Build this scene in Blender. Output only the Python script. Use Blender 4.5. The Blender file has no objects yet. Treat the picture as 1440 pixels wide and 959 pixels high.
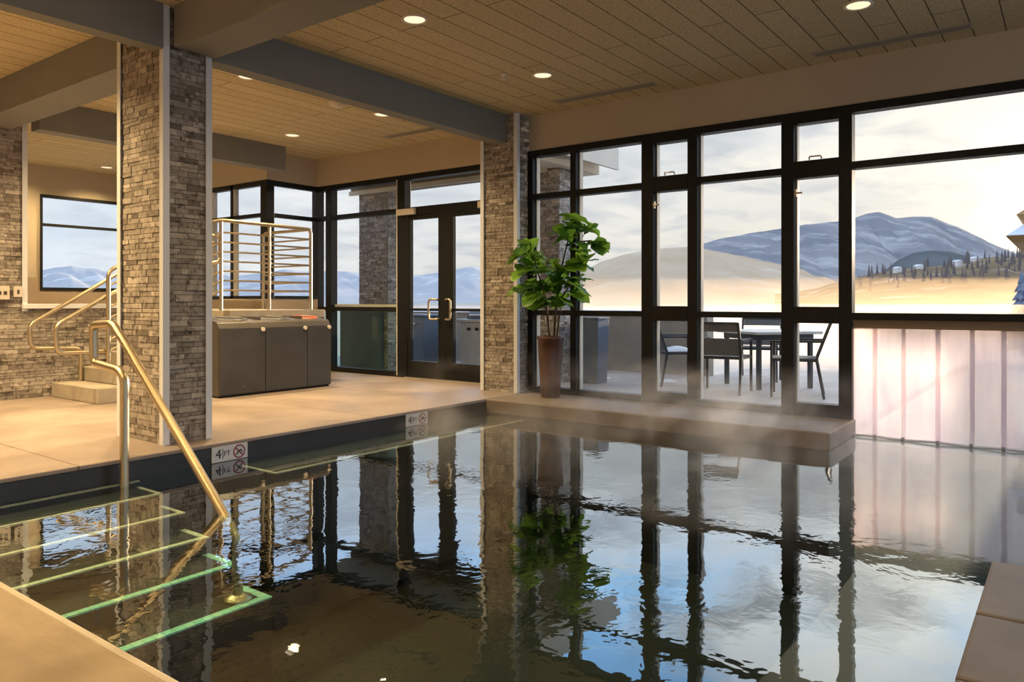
import bpy, math, random
from mathutils import Vector, Matrix

random.seed(11)
S = bpy.context.scene
COL = S.collection
PI = math.pi

# ------------------------------------------------------------------ camera frame
YAW = math.atan2(1060.0, 790.0)          # world +X runs along the pool towards the glass wall
FX, FY = math.sin(YAW), math.cos(YAW)    # forward (world)
RX, RY = math.cos(YAW), -math.sin(YAW)   # right (world)
EYE = 1.0


def fan(px, d, z):
    """A far point: bearing px, forward distance d, height z (metres)."""
    r = (px - 720.0) / 1060.0 * d
    return (r * RX + d * FX, r * RY + d * FY, z)


# ------------------------------------------------------------------ node helpers
def new_mat(name):
    m = bpy.data.materials.new(name)
    m.use_nodes = True
    m.node_tree.nodes.clear()
    return m, m.node_tree


def N(t, kind, **kw):
    n = t.nodes.new(kind)
    for k, v in kw.items():
        if k.startswith('i_'):
            key = k[2:]
            n.inputs[int(key) if key.isdigit() else key.replace('_', ' ')].default_value = v
        else:
            setattr(n, k, v)
    return n


def L(t, a, b):
    t.links.new(a, b)


def rgba(c):
    return (c[0], c[1], c[2], 1.0)


def ramp(t, stops):
    r = N(t, 'ShaderNodeValToRGB')
    e = r.color_ramp.elements
    while len(e) < len(stops):
        e.new(0.5)
    for i, (p, c) in enumerate(stops):
        e[i].position = p
        e[i].color = rgba(c)
    return r


def math_n(t, op, a, b=None, clamp=False):
    n = N(t, 'ShaderNodeMath', operation=op)
    n.use_clamp = clamp
    for i, v in enumerate((a, b)):
        if v is None:
            continue
        if isinstance(v, (int, float)):
            n.inputs[i].default_value = v
        else:
            L(t, v, n.inputs[i])
    return n.outputs[0]


def mixc(t, fac, a, b, blend='MIX'):
    n = N(t, 'ShaderNodeMix', data_type='RGBA', blend_type=blend)
    for s, v in ((0, fac), (6, a), (7, b)):
        if isinstance(v, (int, float)):
            n.inputs[s].default_value = v
        elif isinstance(v, tuple):
            n.inputs[s].default_value = rgba(v)
        else:
            L(t, v, n.inputs[s])
    return n.outputs[2]


def mat(name, c1, c2=None, scale=4.0, rough=0.5, metal=0.0, bump=0.0, bscale=40.0, stretch=(1, 1, 1), detail=6.0, spec=0.5, r2=None):
    m, t = new_mat(name)
    out = N(t, 'ShaderNodeOutputMaterial')
    p = N(t, 'ShaderNodeBsdfPrincipled')
    p.inputs['Roughness'].default_value = rough
    p.inputs['Metallic'].default_value = metal
    p.inputs['Specular IOR Level'].default_value = spec
    L(t, p.outputs[0], out.inputs[0])
    tc = N(t, 'ShaderNodeTexCoord')
    mp = N(t, 'ShaderNodeMapping')
    mp.inputs['Scale'].default_value = stretch
    L(t, tc.outputs['Object'], mp.inputs[0])
    nz = N(t, 'ShaderNodeTexNoise', i_Scale=scale, i_Detail=detail, i_Roughness=0.6)
    L(t, mp.outputs[0], nz.inputs['Vector'])
    rp = ramp(t, [(0.3, c1), (0.7, c2 or c1)])
    L(t, nz.outputs[0], rp.inputs[0])
    L(t, rp.outputs[0], p.inputs['Base Color'])
    if r2 is not None:
        mr = N(t, 'ShaderNodeMapRange', i_1=0.3, i_2=0.7, i_3=rough, i_4=r2)
        L(t, nz.outputs[0], mr.inputs[0])
        L(t, mr.outputs[0], p.inputs['Roughness'])
    if bump:
        nb = N(t, 'ShaderNodeTexNoise', i_Scale=bscale, i_Detail=4.0)
        L(t, mp.outputs[0], nb.inputs['Vector'])
        b = N(t, 'ShaderNodeBump', i_Strength=bump, i_Distance=0.01)
        L(t, nb.outputs[0], b.inputs['Height'])
        L(t, b.outputs[0], p.inputs['Normal'])
    return m


# ------------------------------------------------------------------ materials
M = {}


def stone_mat(name, tones):
    m, t = new_mat(name)
    out = N(t, 'ShaderNodeOutputMaterial')
    p = N(t, 'ShaderNodeBsdfPrincipled', i_Roughness=0.85)
    L(t, p.outputs[0], out.inputs[0])
    at = N(t, 'ShaderNodeAttribute', attribute_name='tone')
    rp = ramp(t, tones)
    L(t, at.outputs['Fac'], rp.inputs[0])
    tc = N(t, 'ShaderNodeTexCoord')
    nz = N(t, 'ShaderNodeTexNoise', i_Scale=28.0, i_Detail=6.0)
    L(t, tc.outputs['Object'], nz.inputs['Vector'])
    sh = ramp(t, [(0.30, (0.40, 0.36, 0.32)), (0.46, (0.95, 0.93, 0.90)), (0.72, (1.2, 1.18, 1.15))])
    L(t, nz.outputs[0], sh.inputs[0])
    c = mixc(t, 1.0, rp.outputs[0], sh.outputs[0], 'MULTIPLY')
    L(t, c, p.inputs['Base Color'])
    b = N(t, 'ShaderNodeBump', i_Strength=0.5, i_Distance=0.012)
    L(t, nz.outputs[0], b.inputs['Height'])
    L(t, b.outputs[0], p.inputs['Normal'])
    return m


M['stone'] = stone_mat('ledger_stone', [(0.0, (0.16, 0.14, 0.125)), (0.3, (0.28, 0.255, 0.23)), (0.65, (0.37, 0.34, 0.31)), (1.0, (0.52, 0.48, 0.44))])
M['mortar'] = mat('stone_backing', (0.10, 0.08, 0.06), (0.15, 0.12, 0.09), rough=0.9)
M['trim'] = mat('aluminium_trim', (0.70, 0.74, 0.81), (0.76, 0.79, 0.85), rough=0.4, metal=0.0)
M['frame'] = mat('black_window_frame', (0.006, 0.007, 0.0075), (0.010, 0.011, 0.011), rough=0.5, spec=0.3)
M['frame_edge'] = mat('pale_glazing_bead', (0.55, 0.52, 0.46), (0.62, 0.58, 0.52), rough=0.5)
M['wall'] = mat('tan_plaster', (0.47, 0.40, 0.30), (0.53, 0.455, 0.345), scale=1.2, rough=0.85, bump=0.05, bscale=90)
M['wainscot'] = mat('brown_wainscot', (0.34, 0.26, 0.17), (0.40, 0.31, 0.21), scale=3, rough=0.7)
M['beam'] = mat('grey_beam_paint', (0.20, 0.20, 0.187), (0.235, 0.235, 0.217), scale=1.5, rough=0.7)
M['concrete'] = mat('step_concrete', (0.36, 0.32, 0.26), (0.46, 0.41, 0.34), scale=5, rough=0.8, bump=0.1)
M['brass'] = mat('warm_steel_pipe', (0.52, 0.435, 0.29), (0.60, 0.505, 0.345), scale=6, rough=0.36, metal=1.0)
M['chrome'] = mat('satin_chrome', (0.75, 0.72, 0.66), (0.8, 0.77, 0.7), rough=0.2, metal=1.0)
M['bin_body'] = mat('charcoal_cabinet', (0.042, 0.043, 0.046), (0.066, 0.066, 0.069), scale=2.2, rough=0.45, r2=0.6)
M['bin_top'] = mat('charcoal_cabinet_top', (0.07, 0.062, 0.058), (0.10, 0.09, 0.083), scale=5, rough=0.35)
M['bin_dark'] = mat('bin_mouth_black', (0.01, 0.01, 0.01), rough=0.6)
M['bin_ring'] = mat('bin_ring_grey', (0.10, 0.10, 0.10), rough=0.35)
M['bin_red'] = mat('bin_ring_red', (0.42, 0.10, 0.05), (0.5, 0.14, 0.07), rough=0.4)
M['pool_tile'] = mat('dark_pool_tile', (0.015, 0.016, 0.017), (0.026, 0.027, 0.027), scale=9, rough=0.35, bump=0.08, bscale=25)
M['pool_plaster'] = mat('dark_pool_plaster', (0.006, 0.0065, 0.005), (0.012, 0.012, 0.009), scale=2.5, rough=0.8)
M['sign_white'] = mat('sign_tile', (0.62, 0.63, 0.64), (0.68, 0.69, 0.7), scale=20, rough=0.3)
M['ink'] = mat('sign_ink', (0.02, 0.02, 0.025), rough=0.5)
M['ink_red'] = mat('sign_red', (0.28, 0.05, 0.07), rough=0.5)
M['plate'] = mat('wall_plate', (0.66, 0.60, 0.52), (0.7, 0.64, 0.56), rough=0.5)
M['plate_dark'] = mat('wall_plate_slot', (0.05, 0.04, 0.03), rough=0.6)
M['vent'] = mat('vent_grey', (0.30, 0.28, 0.24), (0.34, 0.32, 0.28), rough=0.5)
M['vent_rim'] = mat('vent_rim', (0.40, 0.37, 0.32), rough=0.5)
M['detector'] = mat('detector_cream', (0.72, 0.66, 0.56), rough=0.5)
M['pot'] = mat('brown_glazed_pot', (0.055, 0.022, 0.015), (0.12, 0.055, 0.035), scale=7, rough=0.28, r2=0.45)
M['soil'] = mat('potting_soil', (0.03, 0.02, 0.014), (0.06, 0.04, 0.03), scale=40, rough=0.95, bump=0.4)
M['bark'] = mat('fig_bark', (0.05, 0.035, 0.022), (0.09, 0.065, 0.04), scale=30, rough=0.85, bump=0.2, stretch=(1, 1, 0.3))
M['chair_frame'] = mat('charcoal_chair_frame', (0.02, 0.024, 0.027), (0.03, 0.034, 0.036), rough=0.45)
M['sling'] = mat('grey_sling_mesh', (0.12, 0.12, 0.11), (0.17, 0.165, 0.15), scale=60, rough=0.8)
M['sling_tan'] = mat('tan_sling_mesh', (0.36, 0.29, 0.16), (0.42, 0.34, 0.2), scale=60, rough=0.8)
M['table_top'] = mat('pale_table_top', (0.62, 0.58, 0.5), (0.7, 0.66, 0.57), scale=6, rough=0.4)
M['snow'] = mat('snow', (0.78, 0.80, 0.84), (0.86, 0.87, 0.89), scale=0.7, rough=0.8)
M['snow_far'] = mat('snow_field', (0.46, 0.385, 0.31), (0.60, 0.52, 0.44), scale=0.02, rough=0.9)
M['terrace'] = mat('terrace_paving', (0.30, 0.29, 0.28), (0.48, 0.46, 0.44), scale=1.4, rough=0.6)
M['parapet'] = mat('terrace_parapet', (0.30, 0.27, 0.22), (0.38, 0.34, 0.28), scale=2.5, rough=0.85, bump=0.15)
M['wall_dark'] = mat('dark_green_wall', (0.055, 0.07, 0.055), (0.08, 0.095, 0.075), scale=3, rough=0.8)
M['slate'] = mat('slate_blue_metal', (0.09, 0.125, 0.175), (0.12, 0.16, 0.215), scale=3, rough=0.45)
M['steel'] = mat('brushed_steel', (0.42, 0.46, 0.5), (0.52, 0.55, 0.58), scale=5, rough=0.35, metal=0.7)
M['ext_fascia'] = mat('pale_fascia', (0.60, 0.55, 0.46), (0.68, 0.62, 0.52), scale=2, rough=0.7)
M['ext_wood'] = mat('brown_soffit', (0.20, 0.155, 0.10), (0.27, 0.21, 0.14), scale=3, rough=0.7, stretch=(1, 0.1, 1))
M['ext_grey'] = mat('grey_soffit', (0.34, 0.34, 0.33), (0.42, 0.42, 0.40), scale=2, rough=0.8)
M['eave_wood'] = mat('golden_eave', (0.42, 0.24, 0.09), (0.52, 0.31, 0.13), scale=3, rough=0.7)
M['header'] = mat('brown_header', (0.24, 0.16, 0.095), (0.30, 0.205, 0.125), scale=4, rough=0.5, stretch=(1, 0.2, 1))


def nosing_mat(name, c1, c2):
    m, t = new_mat(name)
    out = N(t, 'ShaderNodeOutputMaterial')
    p = N(t, 'ShaderNodeBsdfPrincipled', i_Roughness=0.4)
    L(t, p.outputs[0], out.inputs[0])
    tc = N(t, 'ShaderNodeTexCoord')
    br = N(t, 'ShaderNodeTexBrick', i_Scale=1.0)
    br.offset = 0.0
    br.inputs['Brick Width'].default_value = 0.05
    br.inputs['Row Height'].default_value = 0.05
    br.inputs['Mortar Size'].default_value = 0.002
    br.inputs['Color1'].default_value = rgba(c1)
    br.inputs['Color2'].default_value = rgba(c2)
    br.inputs['Mortar'].default_value = rgba(tuple(x * 0.6 for x in c1))
    L(t, tc.outputs['Object'], br.inputs['Vector'])
    L(t, br.outputs[0], p.inputs['Base Color'])
    return m


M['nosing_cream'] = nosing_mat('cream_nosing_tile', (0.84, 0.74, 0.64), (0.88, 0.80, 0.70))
M['nosing_mid_tint'] = nosing_mat('water_tint_nosing_mid', (0.78, 0.84, 0.68), (0.86, 0.88, 0.74))  # slight water tint put into the tile colour
M['nosing_deep_tint'] = nosing_mat('water_tint_nosing_deep', (0.30, 0.82, 0.68), (0.55, 0.90, 0.74))  # water absorption painted into the colour of the deepest nosings


def deck_mat():
    m, t = new_mat('stained_concrete_deck')
    out = N(t, 'ShaderNodeOutputMaterial')
    p = N(t, 'ShaderNodeBsdfPrincipled', i_Roughness=0.5)
    L(t, p.outputs[0], out.inputs[0])
    tc = N(t, 'ShaderNodeTexCoord')
    nz = N(t, 'ShaderNodeTexNoise', i_Scale=1.1, i_Detail=8.0, i_Roughness=0.62, i_Distortion=0.6)
    L(t, tc.outputs['Object'], nz.inputs['Vector'])
    rp = ramp(t, [(0.28, (0.225, 0.183, 0.158)), (0.5, (0.335, 0.27, 0.232)), (0.75, (0.43, 0.355, 0.31))])
    L(t, nz.outputs[0], rp.inputs[0])
    br = N(t, 'ShaderNodeTexBrick', i_Scale=1.0)
    br.offset = 0.0
    br.inputs['Brick Width'].default_value = 2.45
    br.inputs['Row Height'].default_value = 2.3
    br.inputs['Mortar Size'].default_value = 0.006
    br.inputs['Color1'].default_value = (1, 1, 1, 1)
    br.inputs['Color2'].default_value = (0.96, 0.96, 0.96, 1)
    br.inputs['Mortar'].default_value = (0.42, 0.40, 0.38, 1)
    mp = N(t, 'ShaderNodeMapping')
    mp.inputs['Location'].default_value = (0.35, 0.2, 0)
    L(t, tc.outputs['Object'], mp.inputs[0])
    L(t, mp.outputs[0], br.inputs['Vector'])
    c = mixc(t, 1.0, rp.outputs[0], br.outputs[0], 'MULTIPLY')
    L(t, c, p.inputs['Base Color'])
    mr = N(t, 'ShaderNodeMapRange', i_1=0.3, i_2=0.7, i_3=0.38, i_4=0.6)
    L(t, nz.outputs[0], mr.inputs[0])
    L(t, mr.outputs[0], p.inputs['Roughness'])
    nb = N(t, 'ShaderNodeTexNoise', i_Scale=60.0)
    L(t, tc.outputs['Object'], nb.inputs['Vector'])
    b = N(t, 'ShaderNodeBump', i_Strength=0.06, i_Distance=0.01)
    L(t, nb.outputs[0], b.inputs['Height'])
    L(t, b.outputs[0], p.inputs['Normal'])
    return m


M['deck'] = deck_mat()
M['coping'] = mat('tan_coping_stone', (0.28, 0.205, 0.115), (0.47, 0.36, 0.21), scale=2.2, rough=0.55, bump=0.06, stretch=(1.6, 0.7, 1))
M['coping_edge'] = mat('coping_edge_cream', (0.62, 0.54, 0.38), (0.7, 0.61, 0.44), scale=6, rough=0.5)
M['coping_brown'] = mat('brown_coping_stone', (0.14, 0.11, 0.082), (0.22, 0.178, 0.135), scale=2.4, rough=0.55, bump=0.06)


M['ledge'] = mat('brown_ledge_stone', (0.155, 0.12, 0.085), (0.25, 0.20, 0.145), scale=3.0, rough=0.55, bump=0.08)


def ceiling_mat():
    m, t = new_mat('wood_fibre_ceiling')
    out = N(t, 'ShaderNodeOutputMaterial')
    p = N(t, 'ShaderNodeBsdfPrincipled', i_Roughness=0.95)
    L(t, p.outputs[0], out.inputs[0])
    tc = N(t, 'ShaderNodeTexCoord')
    br = N(t, 'ShaderNodeTexBrick', i_Scale=1.0)
    br.offset = 0.37
    br.offset_frequency = 2
    br.inputs['Brick Width'].default_value = 2.05
    br.inputs['Row Height'].default_value = 0.205
    br.inputs['Mortar Size'].default_value = 0.005
    br.inputs['Mortar Smooth'].default_value = 0.3
    br.inputs['Color1'].default_value = (0.60, 0.51, 0.33, 1)
    br.inputs['Color2'].default_value = (0.66, 0.565, 0.375, 1)
    br.inputs['Mortar'].default_value = (0.10, 0.078, 0.048, 1)
    L(t, tc.outputs['Object'], br.inputs['Vector'])
    nz = N(t, 'ShaderNodeTexNoise', i_Scale=70.0, i_Detail=3.0)
    L(t, tc.outputs['Object'], nz.inputs['Vector'])
    sh = ramp(t, [(0.3, (0.72, 0.70, 0.66)), (0.7, (1.15, 1.15, 1.12))])
    L(t, nz.outputs[0], sh.inputs[0])
    c = mixc(t, 1.0, br.outputs[0], sh.outputs[0], 'MULTIPLY')
    L(t, c, p.inputs['Base Color'])
    b = N(t, 'ShaderNodeBump', i_Strength=0.3, i_Distance=0.01)
    L(t, nz.outputs[0], b.inputs['Height'])
    L(t, b.outputs[0], p.inputs['Normal'])
    return m


M['ceiling'] = ceiling_mat()


def leaf_mat():
    m, t = new_mat('fig_leaf')
    out = N(t, 'ShaderNodeOutputMaterial')
    p = N(t, 'ShaderNodeBsdfPrincipled', i_Roughness=0.35)
    tc = N(t, 'ShaderNodeTexCoord')
    at = N(t, 'ShaderNodeAttribute', attribute_name='tone')
    rp = ramp(t, [(0.0, (0.02, 0.085, 0.02)), (0.5, (0.07, 0.21, 0.025)), (1.0, (0.20, 0.38, 0.05))])
    L(t, at.outputs['Fac'], rp.inputs[0])
    L(t, rp.outputs[0], p.inputs['Base Color'])
    tr = N(t, 'ShaderNodeBsdfTranslucent')
    L(t, mixc(t, 0.5, rp.outputs[0], (0.25, 0.45, 0.04)), tr.inputs[0])
    ms = N(t, 'ShaderNodeMixShader', i_0=0.35)
    L(t, p.outputs[0], ms.inputs[1])
    L(t, tr.outputs[0], ms.inputs[2])
    L(t, ms.outputs[0], out.inputs[0])
    return m


M['leaf'] = leaf_mat()


def glass_mat(name, tint, refl):
    m, t = new_mat(name)
    out = N(t, 'ShaderNodeOutputMaterial')
    tr = N(t, 'ShaderNodeBsdfTransparent')
    tr.inputs[0].default_value = rgba(tint)
    gl = N(t, 'ShaderNodeBsdfGlossy', i_Roughness=0.02)
    lw = N(t, 'ShaderNodeLayerWeight', i_Blend=0.5)
    f = math_n(t, 'MULTIPLY', math_n(t, 'POWER', lw.outputs['Facing'], 5.0), 0.35 * refl)
    f = math_n(t, 'ADD', f, 0.012 * refl)
    ms = N(t, 'ShaderNodeMixShader')
    L(t, f, ms.inputs[0])
    L(t, tr.outputs[0], ms.inputs[1])
    L(t, gl.outputs[0], ms.inputs[2])
    L(t, ms.outputs[0], out.inputs[0])
    return m


M['glass'] = glass_mat('window_glass', (0.97, 0.985, 0.98), 0.8)
M['glass_dark'] = glass_mat('green_window_glass', (0.80, 0.90, 0.86), 2.2)


def strip_mat():
    m, t = new_mat('clear_vinyl_strip')
    out = N(t, 'ShaderNodeOutputMaterial')
    tl = N(t, 'ShaderNodeBsdfTranslucent')
    tc = N(t, 'ShaderNodeTexCoord')
    mp = N(t, 'ShaderNodeMapping')
    mp.inputs['Scale'].default_value = (1, 4, 0.9)
    L(t, tc.outputs['Object'], mp.inputs[0])
    nz = N(t, 'ShaderNodeTexNoise', i_Scale=1.6, i_Detail=5.0)
    L(t, mp.outputs[0], nz.inputs['Vector'])
    rp = ramp(t, [(0.3, (0.74, 0.55, 0.58)), (0.65, (1.0, 0.84, 0.74))])
    L(t, nz.outputs[0], rp.inputs[0])
    L(t, rp.outputs[0], tl.inputs[0])
    df = N(t, 'ShaderNodeBsdfDiffuse')
    df.inputs[0].default_value = (0.8, 0.74, 0.78, 1)
    tr = N(t, 'ShaderNodeBsdfTransparent')
    tr.inputs[0].default_value = (0.93, 0.88, 0.93, 1)
    m1 = N(t, 'ShaderNodeMixShader', i_0=0.15)
    L(t, tl.outputs[0], m1.inputs[1])
    L(t, df.outputs[0], m1.inputs[2])
    m2 = N(t, 'ShaderNodeMixShader', i_0=0.22)
    L(t, m1.outputs[0], m2.inputs[1])
    L(t, tr.outputs[0], m2.inputs[2])
    gl = N(t, 'ShaderNodeBsdfGlossy', i_Roughness=0.12)
    m3 = N(t, 'ShaderNodeMixShader', i_0=0.06)
    L(t, m2.outputs[0], m3.inputs[1])
    L(t, gl.outputs[0], m3.inputs[2])
    L(t, m3.outputs[0], out.inputs[0])
    return m


M['strip'] = strip_mat()


def water_mat():
    m, t = new_mat('still_pool_water')
    out = N(t, 'ShaderNodeOutputMaterial')
    tc = N(t, 'ShaderNodeTexCoord')
    n1 = N(t, 'ShaderNodeTexNoise', i_Scale=5.5, i_Detail=3.0, i_Roughness=0.55, i_Distortion=0.4)
    n2 = N(t, 'ShaderNodeTexNoise', i_Scale=0.9, i_Detail=2.0)
    L(t, tc.outputs['Object'], n1.inputs['Vector'])
    L(t, tc.outputs['Object'], n2.inputs['Vector'])
    pat = N(t, 'ShaderNodeMapRange', i_1=0.42, i_2=0.68, i_3=0.25, i_4=1.0)
    L(t, n2.outputs[0], pat.inputs[0])
    h = math_n(t, 'MULTIPLY', n1.outputs[0], pat.outputs[0])
    h2 = math_n(t, 'ADD', h, math_n(t, 'MULTIPLY', n2.outputs[0], 0.8))
    b = N(t, 'ShaderNodeBump', i_Strength=1.0, i_Distance=0.0024)
    L(t, h2, b.inputs['Height'])
    gl = N(t, 'ShaderNodeBsdfGlossy', i_Roughness=0.012)
    gl.inputs[0].default_value = (0.93, 0.97, 0.98, 1)
    L(t, b.outputs[0], gl.inputs['Normal'])
    tr = N(t, 'ShaderNodeBsdfTransparent')
    tr.inputs[0].default_value = (0.80, 0.95, 0.86, 1)
    lw = N(t, 'ShaderNodeLayerWeight', i_Blend=0.5)
    fac = math_n(t, 'POWER', lw.outputs['Facing'], 3.3)
    mr = N(t, 'ShaderNodeMapRange', i_1=0.0, i_2=1.0, i_3=0.035, i_4=1.0)
    L(t, fac, mr.inputs[0])
    ms = N(t, 'ShaderNodeMixShader')
    L(t, mr.outputs[0], ms.inputs[0])
    L(t, tr.outputs[0], ms.inputs[1])
    L(t, gl.outputs[0], ms.inputs[2])
    L(t, ms.outputs[0], out.inputs[0])
    return m


M['water'] = water_mat()


def lamp_mat():
    m, t = new_mat('lamp_glow')
    out = N(t, 'ShaderNodeOutputMaterial')
    e = N(t, 'ShaderNodeEmission', i_Strength=1.25)
    e.inputs[0].default_value = (1.0, 0.76, 0.48, 1)
    L(t, e.outputs[0], out.inputs[0])
    return m


M['lamp'] = lamp_mat()


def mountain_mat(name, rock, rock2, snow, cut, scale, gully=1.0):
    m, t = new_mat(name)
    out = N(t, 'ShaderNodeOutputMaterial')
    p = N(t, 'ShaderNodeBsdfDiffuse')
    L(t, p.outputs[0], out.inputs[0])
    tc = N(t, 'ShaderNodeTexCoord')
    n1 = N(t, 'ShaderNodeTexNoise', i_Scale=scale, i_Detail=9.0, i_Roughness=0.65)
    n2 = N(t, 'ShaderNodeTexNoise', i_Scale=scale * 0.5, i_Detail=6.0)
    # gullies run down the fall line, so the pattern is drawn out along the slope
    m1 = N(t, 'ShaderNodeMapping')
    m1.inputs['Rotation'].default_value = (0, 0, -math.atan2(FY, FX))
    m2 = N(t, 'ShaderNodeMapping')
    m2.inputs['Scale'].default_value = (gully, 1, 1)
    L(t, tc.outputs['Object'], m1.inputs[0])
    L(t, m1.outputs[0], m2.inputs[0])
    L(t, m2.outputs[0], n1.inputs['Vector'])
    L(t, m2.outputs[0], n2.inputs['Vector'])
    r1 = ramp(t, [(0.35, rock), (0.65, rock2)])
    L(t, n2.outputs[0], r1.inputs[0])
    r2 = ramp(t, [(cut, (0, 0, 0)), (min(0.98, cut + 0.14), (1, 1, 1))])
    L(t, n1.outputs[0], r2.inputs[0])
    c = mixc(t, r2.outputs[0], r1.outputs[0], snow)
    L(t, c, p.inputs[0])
    return m


M['peak'] = mountain_mat('snowy_blue_rock', (0.25, 0.245, 0.26), (0.36, 0.33, 0.32), (0.50, 0.47, 0.45), 0.50, 0.009, 0.16)
M['hill'] = mountain_mat('haze_warmed_hill', (0.60, 0.43, 0.28), (0.68, 0.51, 0.35), (0.74, 0.62, 0.50), 0.58, 0.006)  # glow of sunlit haze put into the hill's surface colour
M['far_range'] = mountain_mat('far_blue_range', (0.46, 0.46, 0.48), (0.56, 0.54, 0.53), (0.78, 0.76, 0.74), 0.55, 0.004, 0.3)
M['slope'] = mountain_mat('brushy_slope', (0.22, 0.16, 0.10), (0.33, 0.23, 0.13), (0.52, 0.46, 0.42), 0.56, 0.05)
M['knoll'] = mountain_mat('teal_knoll', (0.13, 0.14, 0.14), (0.18, 0.18, 0.175), (0.28, 0.28, 0.27), 0.62, 0.01)
M['conifer'] = mat('conifer_needles', (0.13, 0.10, 0.09), (0.24, 0.19, 0.17), scale=0.7, rough=0.9)
M['fir'] = mat('blue_fir_needles', (0.07, 0.10, 0.16), (0.30, 0.34, 0.44), scale=3.0, rough=0.9)
M['house'] = mat('far_house_wall', (0.75, 0.66, 0.58), (0.85, 0.76, 0.68), rough=0.7)
M['house_roof'] = mat('far_house_roof', (0.85, 0.82, 0.80), rough=0.8)


def steam_mat(name, dens, lo, hi, z0, z1, scale, color=(1, 0.93, 0.84), aniso=0.35):
    m, t = new_mat(name)
    out = N(t, 'ShaderNodeOutputMaterial')
    v = N(t, 'ShaderNodeVolumeScatter')
    v.inputs['Color'].default_value = rgba(color)
    v.inputs['Anisotropy'].default_value = aniso
    tc = N(t, 'ShaderNodeTexCoord')
    nz = N(t, 'ShaderNodeTexNoise', i_Scale=scale, i_Detail=3.0, i_Roughness=0.6, i_Distortion=0.8)
    L(t, tc.outputs['Object'], nz.inputs['Vector'])
    mr = N(t, 'ShaderNodeMapRange', i_1=lo, i_2=hi, i_3=0.0, i_4=dens)
    L(t, nz.outputs[0], mr.inputs[0])
    sx = N(t, 'ShaderNodeSeparateXYZ')
    L(t, tc.outputs['Object'], sx.inputs[0])
    mz = N(t, 'ShaderNodeMapRange', i_1=z0, i_2=z1, i_3=1.0, i_4=0.0)
    L(t, sx.outputs['Z'], mz.inputs[0])
    L(t, math_n(t, 'MULTIPLY', mr.outputs[0], mz.outputs[0]), v.inputs['Density'])
    L(t, v.outputs[0], out.inputs['Volume'])
    return m


# ------------------------------------------------------------------ mesh builder
class MB:
    def __init__(self):
        self.v, self.f, self.tone, self.smooth = [], [], [], []

    def face(self, pts, tone=0.5, smooth=False):
        n = len(self.v)
        self.v += [tuple(p) for p in pts]
        self.f.append(tuple(range(n, n + len(pts))))
        self.tone.append(tone)
        self.smooth.append(smooth)

    def box(self, x0, x1, y0, y1, z0, z1, tone=0.5):
        self.hexa([(x0, y0, z0), (x1, y0, z0), (x1, y1, z0), (x0, y1, z0),
                   (x0, y0, z1), (x1, y0, z1), (x1, y1, z1), (x0, y1, z1)], tone)
        return self

    def hexa(self, p, tone=0.5):
        n = len(self.v)
        self.v += [tuple(q) for q in p]
        for f in ((0, 3, 2, 1), (4, 5, 6, 7), (0, 1, 5, 4), (1, 2, 6, 5), (2, 3, 7, 6), (3, 0, 4, 7)):
            self.f.append(tuple(n + i for i in f))
            self.tone.append(tone)
            self.smooth.append(False)

    def bar(self, a, b, w, h, up=(0, 0, 1)):
        a, b = Vector(a), Vector(b)
        d = (b - a).normalized()
        u = Vector(up)
        s = d.cross(u)
        if s.length < 1e-4:
            s = d.cross(Vector((1, 0, 0)))
        s.normalize()
        u = s.cross(d).normalized()
        s, u = s * w / 2, u * h / 2
        self.hexa([a - s - u, a + s - u, b + s - u, b - s - u, a - s + u, a + s + u, b + s + u, b - s + u])
        return self

    def grid(self, rows, tone=0.5, smooth=True, closed=False):
        n = len(self.v)
        w = len(rows[0])
        for r in rows:
            self.v += [tuple(p) for p in r]
        for i in range(len(rows) - 1):
            for j in range(w if closed else w - 1):
                k = (j + 1) % w
                self.f.append((n + i * w + j, n + i * w + k, n + (i + 1) * w + k, n + (i + 1) * w + j))
                self.tone.append(tone)
                self.smooth.append(smooth)
        return n

    def tube(self, pts, r, n=10, cap=True, r1=None):
        pts = [Vector(p) for p in pts]
        rows = []
        t0 = (pts[1] - pts[0]).normalized()
        ref = Vector((0, 0, 1)) if abs(t0.z) < 0.9 else Vector((1, 0, 0))
        s = t0.cross(ref).normalized()
        for i, p in enumerate(pts):
            if i == 0:
                t = t0
            elif i == len(pts) - 1:
                t = (pts[i] - pts[i - 1]).normalized()
            else:
                t = ((pts[i] - pts[i - 1]).normalized() + (pts[i + 1] - pts[i]).normalized()).normalized()
            s = (s - t * s.dot(t)).normalized()
            u = t.cross(s)
            rr = r if r1 is None else r + (r1 - r) * i / (len(pts) - 1)
            rows.append([p + (s * math.cos(a) + u * math.sin(a)) * rr for a in [2 * PI * k / n for k in range(n)]])
        self.grid(rows, closed=True)
        if cap:
            self.face(list(reversed(rows[0])))
            self.face(rows[-1])
        return self

    def lathe(self, c, prof, n=28):
        rows = [[(c[0] + r * math.cos(2 * PI * k / n), c[1] + r * math.sin(2 * PI * k / n), c[2] + z) for k in range(n)] for r, z in prof]
        self.grid(rows, closed=True)
        if prof[0][0] > 1e-4:
            self.face(list(reversed(rows[0])))
        if prof[-1][0] > 1e-4:
            self.face(rows[-1])
        return self


def fillet(pts, rad=0.06, seg=5):
    pts = [Vector(p) for p in pts]
    out = [pts[0]]
    for i in range(1, len(pts) - 1):
        p = pts[i]
        a = pts[i - 1] - p
        b = pts[i + 1] - p
        k = min(rad, a.length * 0.45, b.length * 0.45)
        p0, p1 = p + a.normalized() * k, p + b.normalized() * k
        for s in range(seg + 1):
            u = s / seg
            out.append((1 - u) ** 2 * p0 + 2 * u * (1 - u) * p + u ** 2 * p1)
    out.append(pts[-1])
    return out


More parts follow.
